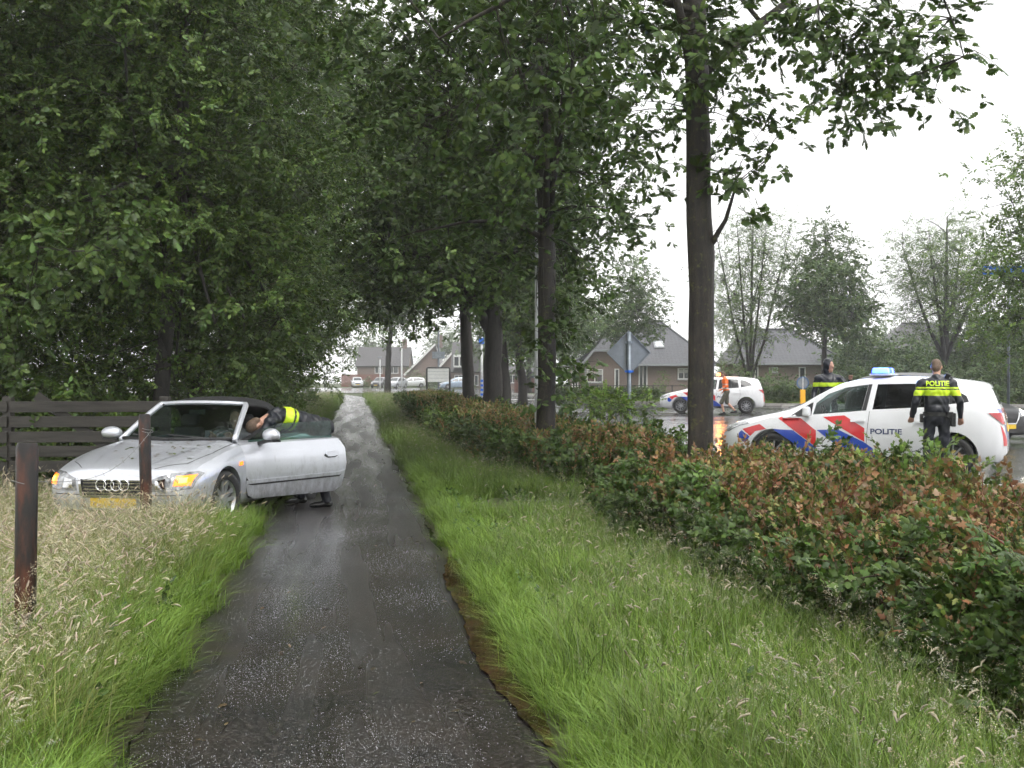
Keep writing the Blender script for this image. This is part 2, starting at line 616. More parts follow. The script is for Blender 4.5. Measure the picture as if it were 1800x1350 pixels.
ys = np.unique(np.concatenate([np.linspace(-25, 3, 15), np.linspace(3, 30, 90), np.linspace(30, 120, 90), np.linspace(120, 290, 30)]))
xs = np.unique(np.concatenate([np.linspace(-140, -20, 20), np.linspace(-20, 14, 110), np.linspace(14, 150, 24)]))
XX, YY = np.meshgrid(xs, ys)
ZZ = gz(XX, YY) + 0.012 * np.sin(XX * 3.1) * np.sin(YY * 2.3) - 0.03
on_path = (XX > XL(YY) - 0.15) & (XX < XR(YY) + 0.15)
ZZ = np.where(on_path, -0.05, ZZ)
nx, ny = len(xs), len(ys)
V = np.stack([XX.ravel(), YY.ravel(), ZZ.ravel()], 1)
F = [(j * nx + i, j * nx + i + 1, (j + 1) * nx + i + 1, (j + 1) * nx + i) for j in range(ny - 1) for i in range(nx - 1)]
g = Geo(); g.add(V, F)
tag(g.build('ground', MAT['ground'], smooth=True), kind='structure')

# ---- wet asphalt
def wet_asphalt(name, base, tint, rlo, rhi, fine=150, bs=0.35, along=(1.6, 0.12)):
    m, nt, b, _ = new_mat(name)
    p = wpos(nt)
    n0 = noise(nt, 1.3, 6, p, 0.65)
    n1 = noise(nt, 1.5, 3, nd(nt, 'ShaderNodeMapping', {'Vector': p, 'Rotation': (0, 0, R(7.9)), 'Scale': (1 / along[0], 1 / along[1], 1)}, vector_type='TEXTURE').outputs[0], 0.5)
    nf = noise(nt, fine, 3, p, 0.6)
    vo = nd(nt, 'ShaderNodeTexVoronoi', {'Vector': p, 'Scale': fine * 0.75})
    c = mix(nt, ramp(nt, n0, [(.40, 0.0), (.70, 1.0)]), base, tint)
    st = ramp(nt, nd(nt, 'ShaderNodeSeparateColor', {0: vo.outputs['Color']}).outputs[0], [(.70, 0.0), (1.0, 1.0)])
    c = mix(nt, st, c, (0.07, 0.062, 0.056))
    nt.links.new(c, b.inputs['Base Color'])
    wet = n1
    nt.links.new(ramp(nt, wet, [(.36, rlo), (.62, rhi)]), b.inputs['Roughness'])
    b.inputs['Specular IOR Level'].default_value = 0.5
    h = nd(nt, 'ShaderNodeMath', {0: nf, 1: vo.outputs['Distance']}, operation='ADD').outputs[0]
    k = nd(nt, 'ShaderNodeMapRange', {'Value': wet, 'From Min': 0.36, 'From Max': 0.62, 'To Min': bs * 0.12, 'To Max': bs}).outputs[0]
    bm = nd(nt, 'ShaderNodeBump', {'Height': h, 'Strength': k, 'Distance': 0.006})
    nt.links.new(bm.outputs[0], b.inputs['Normal'])
    return m
MAT['path'] = wet_asphalt('wet_path_asphalt', (0.012, 0.0115, 0.011), (0.028, 0.022, 0.018), 0.19, 0.33, 110, 0.22)
MAT['road'] = wet_asphalt('wet_road_asphalt', (0.05, 0.05, 0.052), (0.075, 0.075, 0.078), 0.04, 0.22, 90, 0.25, (.3, .3))
MAT['kerb'] = simple('kerb_concrete', (0.3, 0.29, 0.27), 0.5, var=.2, scale=9, bmp=.3)
MAT['puddle'] = simple('puddle_water', (0.036, 0.020, 0.010), 0.03, var=.6, scale=5, spec=0.7)
MAT['mud'] = simple('edge_mud', (0.026, 0.019, 0.013), 0.3, var=.5, scale=14, bmp=.8)

g = Geo()
ds = np.linspace(1.0, 104, 210)
wl = 0.05 * np.sin(ds * 1.7) + 0.03 * np.sin(ds * 4.1 + 1); wr = 0.05 * np.sin(ds * 1.3 + 2) + 0.03 * np.sin(ds * 3.7)
V = []; F = []
ks = np.linspace(0, 1, 9)
for d_, a_, b_ in zip(ds, wl, wr):
    bend = 2.5 * smst((d_ - 88) / 25)
    for k in ks:
        x = XL(d_) + a_ + (XR(d_) + b_ - XL(d_) - a_) * k
        V.append((x - bend, d_, 0.004 + 0.018 * math.sin(math.pi * k)))
for j in range(len(ds) - 1):
    for i in range(8):
        F.append((j * 9 + i, j * 9 + i + 1, j * 9 + 10 + i, j * 9 + 9 + i))
g.add(V, F)
path = tag(g.build('path', MAT['path'], smooth=True), kind='structure')

# muddy margin on both sides of the path, with a rust-brown puddle along the hedge side
def ribbon(name, mat, dlist, fl, fr, z, parent=None):
    g = Geo(); V = []
    for d_ in dlist:
        V += [(fl(d_), d_, z), (fr(d_), d_, z)]
    g.add(V, [(2 * i, 2 * i + 1, 2 * i + 3, 2 * i + 2) for i in range(len(dlist) - 1)])
    return tag(g.build(name, mat, parent), kind='structure')
dd = np.linspace(1.5, 60, 260)
ribbon('path_verge_soil', MAT['mud'], np.linspace(1.5, 60, 900), lambda d: XL(d) - 0.16, lambda d: XL(d) + 0.03 + 0.02 * math.sin(d * 2.9) + 0.02 * math.sin(d * 7.3) + .012 * math.sin(d * 23), 0.014)
ribbon('path_verge_soil', MAT['mud'], np.linspace(1.5, 60, 900), lambda d: XR(d) - 0.02 - 0.02 * math.sin(d * 2.1) - 0.015 * math.sin(d * 6.1) - .012 * math.sin(d * 21), lambda d: XR(d) + 0.2, 0.014)
dp = np.linspace(5.0, 10.3, 160)
pw = lambda d: max(0.0, 0.19 * max(0.0, math.sin(math.pi * (d - 5.0) / 5.3)) ** 0.6 * (0.85 + 0.15 * math.sin(d * 2.2)) + 0.008 * math.sin(d * 13) + .006 * math.sin(d * 29))
ribbon('puddle', MAT['puddle'], dp, lambda d: XR(d) + 0.03 - pw(d), lambda d: XR(d) + 0.05 + 0.35 * pw(d), 0.020)

# rain splashing on the wet asphalt
m, nt, b, _ = new_mat('splash_water')
nt.links.new(ramp(nt, noise(nt, 30, 2, wpos(nt)), [(.3, (.30, .31, .33)), (.7, (.6, .62, .65))]), b.inputs['Base Color']); b.inputs['Roughness'].default_value = .08; b.inputs['Specular IOR Level'].default_value = .8
MAT['splash'] = m
src = []
for v_ in range(4):
    G_ = Geo()
    for i in range(16):
        x_, y_ = random.gauss(0, .10), random.gauss(0, .16); r_ = random.uniform(.0006, .0019)
        G_.ball((x_, y_, r_ * .6 + abs(random.gauss(0, .004))), (r_, r_, r_ * random.uniform(.7, 1.6)), 5)
    src.append(bpy.data.objects.new('splash', G_.mesh('splash', True))); src[-1].data.materials.append(m)
NG_sp = scatter_group('rain splashes', src)
N_ = 3400
d = 4.2 + 17 * RNG.random(N_) ** 1.5; x = XL(d) + .12 + (1.66) * RNG.random(N_)
sn = lambda x, d: np.sin(x * 5.1 + 1) * np.cos(d * 1.9) + .8 * np.sin(x * 2.3 - d * 3.3) + .5 * np.sin(d * 6.1 + x * 7)
k = sn(x, d) - .5 * (x - XL(d) - .9) + RNG.normal(0, .35, N_) > .1
x, d = x[k], d[k]; u_ = (x - XL(d)) / 1.88
tag(scatter('rain_splashes', NG_sp, 4, np.stack([x, d, .005 + .018 * np.sin(np.pi * u_)], 1), np.zeros((len(x), 3)), RNG.uniform(.7, 1.2, len(x))), 'tiny white rain splashes on the wet path', 'splashes', kind='stuff')

ribbon('trodden_soil', MAT['mud'], np.linspace(12.95, 15.2, 12), lambda d: XR(d) + .75 + .25 * math.sin(d * 3), lambda d: XR(d) + 2.6, .03)
# wet leaves and bits of grass lying on the asphalt
lt = []
for i in range(130):
    d_ = 4.3 + 14 * random.random() ** 1.6; e_ = random.choice([random.random(), random.random() ** 3, 1 - random.random() ** 3])
    V_, F_ = leaf_verts(random.choice(['ell', 'lan', 'lan', 'map']), random.uniform(.02, .055), .1, .25)
    lt.append((raw(V_, F_, [random.choice([(.10, .07, .03), (.07, .09, .02), (.16, .12, .05), (.05, .04, .02)])] * len(V_)), xf((XL(d_) + .06 + 1.74 * e_, d_, .030), (random.gauss(0, .12), random.gauss(0, .12), random.uniform(0, 6.28)))))
o = merge('leaf_litter', lt, MAT['leaf']); COL.objects.link(o); tag(o, 'wet leaf litter and grass bits scattered on the path', 'litter', kind='stuff')
# ---- road beyond the hedges
near = [(30, -2), (14, 9.3), (8.6, 13.3), (5.8, 15.3), (4.4, 17.0), (3.2, 19.5), (2.3, 24), (0.9, 32), (-1.2, 46), (-3.2, 60), (-9.5, 104), (-12.5, 118)]
far_ = [(60, 2), (48, 44), (28, 58), (14, 60.5), (9.5, 62.5), (6.0, 68), (3.5, 78), (-0.5, 104), (-2, 118)]
def strip_between(a, b, n, z):
    def along(p, n):
        p = np.array(p, float); s = np.r_[0, np.cumsum(np.hypot(*np.diff(p, axis=0).T))]
        t = np.linspace(0, s[-1], n); return np.stack([np.interp(t, s, p[:, 0]), np.interp(t, s, p[:, 1])], 1)
    A, B = along(a, n), along(b, n); V = []; F = []; k = 8
    for i in range(n):
        for j in range(k + 1):
            q = A[i] + (B[i] - A[i]) * j / k
            V.append((q[0], q[1], z))
    for i in range(n - 1):
        for j in range(k):
            a0 = i * (k + 1) + j
            F.append((a0, a0 + 1, a0 + k + 2, a0 + k + 1))
    return V, F, A, B
V, F, RA, RB = strip_between(near, far_, 90, 0.1)
V = [(x, y, z * (1 - float(smst((y - 95) / 25))) + 0.006) for x, y, z in V]
g = Geo(); g.add(V, F)
tag(g.build('road', MAT['road']), kind='structure')
g = Geo()   # cross road far behind, in front of the terrace
g.add([(-60, 118, .012), (20, 112, .012), (20, 150, .012), (-60, 176, .012)], [(0, 1, 2, 3)])
tag(g.build('far_road', MAT['road']), kind='structure')
# kerbs: a real step, laid stone by stone where one can see them
kr = Geo()
for pts in (RA, RB):
    for i in range(len(pts) - 1):
        a, b_ = pts[i], pts[i + 1]
        if not (6 < a[1] < 100): continue
        zz = 0.1 * (1 - float(smst((a[1] - 95) / 25)))
        dv = (b_ - a) / np.linalg.norm(b_ - a)
        kr.bar((a[0], a[1], zz + 0.03), (b_[0] - dv[0] * .015, b_[1] - dv[1] * .015, zz + 0.03), 0.16, 0.2)
tag(kr.build('kerb', MAT['kerb']), kind='structure')
# pale footway along the houses' railing
MAT['pavers'] = simple('footway_pavers', (0.26, 0.25, 0.24), 0.3, var=.15, scale=3)
g = Geo(); g.add([(-1, 76, .112), (9, 71.5, .112), (46, 69, .112), (46, 71, .112), (9, 73.6, .112), (-1, 78.4, .112)], [(0, 1, 4, 5), (1, 2, 3, 4)])
tag(g.build('footpath', MAT['pavers']), kind='structure')

# ================================================================== GRASS
GREEN0, GREEN1 = (0.075, 0.122, 0.018), (0.195, 0.31, 0.05)
lime = ((0.09, 0.15, 0.022), (0.225, 0.36, 0.05))
straw = ((0.11, 0.155, 0.032), (0.33, 0.35, 0.11))
G_short = [tuft('tuft_short', 20, .10, .20, .0042, .7, *lime) for _ in range(4)]
G_mid = [tuft('tuft_mid', 19, .11, .40, .0042, .8, GREEN0, GREEN1, stems=0) for _ in range(6)]
G_straw = [tuft('tuft_straw', 15, .12, .48, .0035, .8, *straw, stems=4, sh=.60, sc=(.58, .52, .36), stc=(.32, .32, .14), pl=.062, pw=.0042) for _ in range(5)]
G_seed = [tuft('tuft_seed', 15, .12, .44, .0038, .7, GREEN0, (0.15, 0.21, 0.06), stems=2, sh=.60, sc=(.38, .34, .25), stc=(.20, .24, .08), pl=.052, pw=.0034) for _ in range(5)]
P_edge = patch('edge', [G_short, G_short, G_mid], 4, .12)
P_short = patch('short', [G_short], 12, .28)
P_mid = patch('mid', [G_mid, G_mid, G_short], 11, .28, 5)
P_long = patch('long', [G_mid], 12, .30, 5, smin=.8, smax=1.25)
P_straw = patch('straw', [G_straw, G_mid], 11, .28, 6, smin=.8, smax=1.15)
P_seed = patch('seed', [G_seed, G_mid], 9, .28, 6)

def vnoise(x, y, s, seed=0):
    return 0.5 + 0.25 * (np.sin(x * s * 1.7 + seed) * np.cos(y * s * 1.3 + seed * 2.1) + np.sin(x * s * .9 - y * s * 1.1 + seed * .7) + 0.5 * np.sin(x * s * 3.1 + y * s * 2.7 + seed))

def sample(n, d0, d1, fx0, fx1, pw=1.0):
    """points between two edges, thinning out with distance"""
    u = RNG.random(n) ** pw
    d = d0 + (d1 - d0) * u
    a, b_ = fx0(d), fx1(d)
    x = a + (b_ - a) * RNG.random(n)
    keep = RNG.random(n) < (b_ - a) / (b_ - a).max()
    return x[keep], d[keep]

CARB = np.array([0.186, 0.983]); CARN = np.array([-4.17, 11.9])     # silver car: nose and backward direction
def under_car(x, d):
    q = np.stack([x, d], 1) - CARN
    s = q @ CARB; t = q @ np.array([CARB[1], -CARB[0]])
    return (s > 0.15) & (s < 4.7) & (np.abs(t) < 0.88)

def put(name, pt, x, d, smin, smax, label, rs=0.06):
    k = ~under_car(x, d)
    x, d = x[k], d[k]; n = len(x)
    P = np.stack([x, d, gz(x, d) - 0.01], 1)
    ROT = np.stack([RNG.normal(0, rs, n), RNG.normal(0, rs, n), RNG.random(n) * 6.283], 1)
    return tag(scatter(name, pt[0], pt[1], P, ROT, RNG.uniform(smin, smax, n)), label, 'grass', kind='stuff')

gap = lambda x, d, o: (d > 12.9) & (d < 15.1) & (x > XR(d) + o)
# left verge
x, d = sample(1900, 3.4, 15, lambda d: XL(d) - 0.5 + 0 * d, lambda d: XL(d) - 0.10 + 0.06 * np.sin(d * 3.3) + 0.05 * np.sin(d * 8.1), 1.3)
put('verge_grass', P_edge, x, d, .55, 1.0, 'green grass fringe along the left edge of the path')
x, d = sample(380, 3.2, 14.8, lambda d: XL(d) - 1.3 + 0 * d, lambda d: XL(d) - 0.5 + 0 * d, 1.25)
put('meadow_grass', P_long, x, d, .75, 1.1, 'tall green meadow grass left of the path')
x, d = sample(520, 3.2, 14.8, lambda d: XL(d) - 4.8 + 0 * d, lambda d: XL(d) - 1.2 + 0 * d, 1.2)
put('field_grass', P_mid, x, d, .8, 1.15, 'green grass around the two fence posts')
x, d = sample(1900, 3.3, 13.4, lambda d: XL(d) - 4.6 + 0 * d, lambda d: XL(d) - 0.36 + 0 * d, 1.2)
k = (vnoise(x, d, .9, 1) * .7 + 0.6 * smst((XL(d) - x - .25) / .6) * smst((d - 3.5) / 3)) > 0.42
x, d = x[k], d[k]
k = d > 8.2
put('dry_seed_grass', P_straw, x[k], d[k], .72, 1.0, 'tall straw coloured grass with nodding seed heads before the silver car')
k = ~k
put('near_seed_grass', P_straw, x[k], d[k], .62, 1.0, 'straw coloured grass with seed heads around the near post')
x, d = sample(240, 3.3, 13, lambda d: XL(d) - 1.2 + 0 * d, lambda d: XL(d) - .35 + 0 * d, 1.3)
put('mixed_seed_grass', P_seed, x, d, .65, 1.05, 'green and pale flowering grass in the left verge')
# right verge
x, d = sample(2100, 3.6, 20, lambda d: XR(d) + 0.15 + 0.04 * np.sin(d * 2.7) + 0 * d, lambda d: XR(d) + .5 + 0 * d, 1.4)
put('lawn_fringe_grass', P_edge, x, d, .5, .9, 'short lime grass fringe along the right edge of the path')
x, d = sample(1000, 3.4, 20, lambda d: XR(d) + .45 + 0 * d, lambda d: HF(d) - .1, 1.4)
k = ~gap(x, d, .5)
put('lawn_grass', P_mid, x[k], d[k], .5, .85, 'lime green grass between path and near hedge')
x, d = sample(560, 3.4, 24, lambda d: XR(d) + 0.6 + 0 * d, lambda d: HF(d) + .35, 1.4)
k = ~gap(x, d, .4)
put('hedge_foot_grass', P_long, x[k], d[k], .6, .95, 'longer green grass at the foot of the hedge')
x, d = sample(900, 3.4, 20, lambda d: XR(d) + 0.5 + 0 * d, lambda d: HF(d) + .25, 1.4)
k = ~gap(x, d, .3) & (vnoise(x, d, 1.4, 5) + .4 * smst((x - XR(d)) / 1.5) > .50)
put('seed_grass', P_seed, x[k], d[k], .65, 1.15, 'flowering grass with pale seed heads beside the hedge')
# broad-leaved weeds among the grass
S_weed = [sprig('w', 'ell', 9, .22, .055, [(.06, .12, .025), (.08, .15, .03), (.05, .10, .03)], None) for _ in range(3)]
P_weed = clumps('weed', (S_weed,), 7, .10, MAT['leaf_hedge'], 4, .9, .7, 1.2, .3)
x, d = sample(150, 3.6, 18, lambda d: XR(d) + .3 + 0 * d, lambda d: HF(d) + .1, 1.2)
put('verge_weeds', P_weed, x, d, .5, .9, 'broad leaved weeds in the grass right of the path', .2)
x, d = sample(130, 3.6, 14, lambda d: XL(d) - 2.6 + 0 * d, lambda d: XL(d) - .2 + 0 * d, 1.2)
put('meadow_weeds', P_weed, x, d, .6, 1.0, 'broad leaved weeds in the grass left of the path', .2)
# farther verges
x, d = sample(1300, 20, 100, lambda d: XR(d) + 0.2 + 0.0 * d, lambda d: HF(d) + .3, 1.3)
put('far_verge_grass', P_seed, x, d, .7, 1.25, 'soft grass verge along the far part of the path')
x, d = sample(1300, 16.5, 95, lambda d: XL(d) - 1.6 + 0 * d, lambda d: XL(d) - .1, 1.3)
put('far_weeds', P_seed, x, d, .9, 1.5, 'tall weeds and grass between far path and trees')
x, d = sample(1500, 60, 80, lambda d: 0 * d - 1, lambda d: 0 * d + 45)
k = (d < np.interp(x, [-1, 9, 46], [74.5, 70.8, 68.3])) & (d > np.interp(x, [3, 6, 9.5, 14, 28, 48], [80, 69, 63.5, 61.5, 59.5, 46]))
put('roadside_grass', P_mid, x[k], d[k], .8, 1.2, 'rough grass strip in front of the bungalows')
x, d = sample(420, 9, 21, lambda d: HF(d) + HW(d) - .3, lambda d: np.interp(d, [9, 13.3, 15.3, 17, 19.5, 24], [14, 8.2, 5.4, 4.0, 2.8, 1.9]))
put('kerb_grass', P_mid, x, d, .6, 1.0, 'grass strip between hedge and road kerb')

# ================================================================== HEDGES
hg = [(0.054, 0.10, 0.018), (0.075, 0.135, 0.022), (0.042, 0.075, 0.015)]
hr = [(0.25, 0.13, 0.06), (0.20, 0.16, 0.05), (0.28, 0.17, 0.09), (0.13, 0.16, 0.038), (0.20, 0.095, 0.05), (0.10, 0.16, 0.032), (0.15, 0.16, 0.04)]
hl = [(0.11, 0.19, 0.03), (0.14, 0.22, 0.04)]
S_hg = [sprig('h', 'map', 11, .16, .042, hg, None) for _ in range(5)]
S_hm = [sprig('h', 'map', 11, .17, .038, hg + hr, None) for _ in range(4)]
S_hr = [sprig('h', 'map', 11, .18, .033, hr, None, twigc=(0.16, 0.05, 0.03)) for _ in range(5)]
S_hl = [sprig('h', 'map', 10, .2, .05, hl, None) for _ in range(3)]

def hedge_patch(key, n, mixf, top, nvar=6):
    src = []
    for v in range(nvar):
        it = []
        for i in range(n):
            r = random.random()
            S_ = S_hr if r < mixf[0] else (S_hm if r < mixf[0] + mixf[1] else S_hg)
            if top:
                q = (random.uniform(-.26, .26), random.uniform(-.26, .26), random.gauss(0, .05) - .2 * random.random() ** 2 - (.12 if S_ is S_hg else 0))
                d = (random.gauss(0, .5), random.gauss(0, .5), .6 + random.random() * .6)
            else:
                q = (abs(random.gauss(0, .09)), random.uniform(-.24, .24), random.uniform(-.2, .2))
                d = (-.8 + random.gauss(0, .4), random.gauss(0, .6), random.gauss(.1, .45))
            it.append((random.choice(S_), xf(q, dir_eul(d, random.gauss(0, .8)), random.uniform(.7, 1.3))))
        src.append(merge('hedge_' + key, it, MAT['leaf_hedge']))
    return scatter_group('hedge ' + key, src), nvar
H_top = hedge_patch('top', 76, (.19, .34), True)
H_side = hedge_patch('side', 54, (.01, .06), False)

def hedge(label, d0, d1, ht, dens, seed, sc=1.0):
    ox, oy = float(HF(d0)), d0
    root = empty('hedge', (ox, oy, 0))
    tag(root, label, 'hedge', 'field maple hedges beside the path')
    L = d1 - d0
    P = []; Rt = []; S = []
    PF = []; RF = []; SF = []
    step = .30 * sc
    for d in np.arange(d0 + .1, d1, step):
        wv = float(HW(d)); hz = ht + 0.07 * math.sin(d * 1.3 + seed) + 0.05 * math.sin(d * 4.1)
        bul = 0.12 * math.sin(d * 2.1 + seed) + 0.08 * math.sin(d * 5.3)
        for u in np.arange(.12, wv - .05, step):
            dj = d + random.uniform(-.1, .1); x = float(HF(dj)) + u + random.uniform(-.1, .1); uu = u / wv
            z = hz - .22 * abs(2 * uu - 1) ** 4 + random.gauss(0, .035)
            P.append((x - ox, dj - oy, z + float(gz(x, dj)))); Rt.append((random.gauss(0, .1), random.gauss(0, .1) + .45 * ((2 * uu - 1) ** 3), random.uniform(0, 6.283))); S.append(random.uniform(.85, 1.2) * sc ** .6)
        for t in np.arange(.05, hz - .05, .27 * sc):
            dj = d + random.uniform(-.1, .1)
            x = float(HF(dj)) + bul - .12 * math.sin(math.pi * t / hz)
            PF.append((x - ox, dj - oy, t + .04 + float(gz(x, dj)))); RF.append((random.gauss(0, .25), random.gauss(0, .25), .15 + random.gauss(0, .2))); SF.append(random.uniform(.85, 1.25) * sc ** .6)
            if t > .3:
                x = float(HF(dj)) + wv - bul * .5
                PF.append((x - ox, dj - oy, t + .04 + float(gz(x, dj)))); RF.append((random.gauss(0, .25), random.gauss(0, .25), math.pi + random.gauss(0, .2))); SF.append(random.uniform(.85, 1.2) * sc ** .6)
    for e, rz in ((d0, math.pi / 2), (d1, -math.pi / 2)):
        for u in np.arange(.1, float(HW(e)), .3):
            for t in np.arange(.05, ht - .05, .26):
                x = float(HF(e)) + u
                PF.append((x - ox, e - oy + random.uniform(-.05, .05), t + float(gz(x, e)))); RF.append((random.gauss(0, .25), random.gauss(0, .25), rz + random.gauss(0, .2))); SF.append(random.uniform(.9, 1.2))
    scatter('reddish_top_foliage', H_top[0], H_top[1], P, Rt, S, root)['kind'] = 'stuff'
    scatter('side_foliage', H_side[0], H_side[1], PF, RF, SF, root)['kind'] = 'stuff'
    g = Geo()
    for i in range(int(L * 9 * dens)):
        d = d0 + .1 + (L - .2) * random.random(); u = random.random()
        x = float(HF(d) + HW(d) * u); z0 = float(gz(np.array(x), np.array(d))) - 0.05
        p = [(x - ox, d - oy, z0)]
        for k in range(1, 4):
            p.append((x - ox + random.gauss(0, .08) * k, d - oy + random.gauss(0, .08) * k, z0 + ht * .3 * k))
        g.tube(p, [.014, .011, .008, .004], 4)
        if random.random() < .5:
            g.tube([p[2], (p[2][0] + random.gauss(0, .25), p[2][1] + random.gauss(0, .25), z0 + ht * .85)], [.007, .003], 3)
    g.build('stems', MAT['twig'], root)['kind'] = 'stuff'
    return root
hedge_a = hedge('near maple hedge with rusty red top running to the right edge', 2.6, 12.6, 0.60, 1.0, 1)
hedge_b = hedge('farther maple hedge beyond the trodden gap, reaching to the board', 15.9, 64, 0.52, 0.5, 4, 1.35)

def bush(name, label, c, r, n, cl, cat='shrub', group=None, smin=.8, smax=1.2):
    root = empty(name, c); tag(root, label, cat, group)
    u = RNG.normal(0, 1, (n, 3)); u /= np.linalg.norm(u, axis=1, keepdims=True); u[:, 2] = np.abs(u[:, 2]) - 0.12
    rr = 0.92 - 0.5 * RNG.random(n) ** 2
    lump = 1 + .18 * np.sin(u[:, 0] * 5 + c[0]) * np.cos(u[:, 1] * 4 + c[1]) + .12 * np.sin(u[:, 2] * 9 + u[:, 0] * 6)
    P = u * np.array(r) * (rr * lump)[:, None]; P[:, 2] = np.maximum(P[:, 2], 0.1)
    ROT = np.stack([RNG.normal(0, .25, n), RNG.normal(0, .25, n), RNG.random(n) * 6.283], 1)
    scatter('foliage', cl[0], cl[1], P, ROT, RNG.uniform(smin, smax, n), root)['kind'] = 'stuff'
    g = Geo()
    for i in range(7):
        t = random.choice(P)
        g.tube([(random.gauss(0, .1), random.gauss(0, .1), -0.1), tuple(t * .5 + np.array([0, 0, .1 * r[2]])), tuple(t * .85)], [.02 * r[2], .012 * r[2], .004 * r[2]], 4)
    g.build('stem', MAT['twig'], root)
    return root
# ================================================================== TREES
lo = [(0.062, 0.112, 0.022), (0.085, 0.140, 0.028), (0.046, 0.084, 0.018)]
lb = [(0.095, 0.160, 0.034), (0.125, 0.190, 0.042), (0.072, 0.125, 0.028)]
ly = [(0.12, 0.20, 0.035), (0.10, 0.17, 0.035)]
lw = [(0.075, 0.125, 0.038), (0.10, 0.155, 0.046)]
S_oak = [sprig('s', 'oak', 8, .25, .115, lo + lb[:1], None, rosette=True) for _ in range(5)]
S_thk = [sprig('s', 'ell', 13, .33, .074, lo + lb, None) for _ in range(6)]
S_yng = [sprig('s', 'ell', 11, .33, .076, ly + lb, None) for _ in range(3)]
S_far = [sprig('s', 'ell', 9, .55, .17, lw, None) for _ in range(4)]
S_fly = [sprig('s', 'ell', 9, .5, .16, ly, None) for _ in range(3)]
S_lan = [sprig('s', 'lan', 9, .6, .18, lw + ly[:1], None) for _ in range(3)]
SET = {'oak': (S_oak,), 'thk': (S_thk, S_yng, .16), 'far': (S_far,), 'fly': (S_fly,), 'lan': (S_lan,), 'hl': (S_hl,)}
def CL(key, per, csz, smin=.8, smax=1.3, droop=-.1, sq=.32):
    return clumps(key, SET[key], per, csz, MAT['leaf'], 4, droop, smin, smax, sq)

def curve_pts(a, b, n, sag=0.0, wob=0.08):
    a = np.array(a, float); b = np.array(b, float); L = np.linalg.norm(b - a)
    out = []
    o1 = RNG.normal(0, wob * L, 3)
    for i in range(n + 1):
        t = i / n
        p = a + (b - a) * t + o1 * math.sin(math.pi * t) + np.array([0, 0, sag * L * math.sin(math.pi * t)])
        out.append(p)
    return out

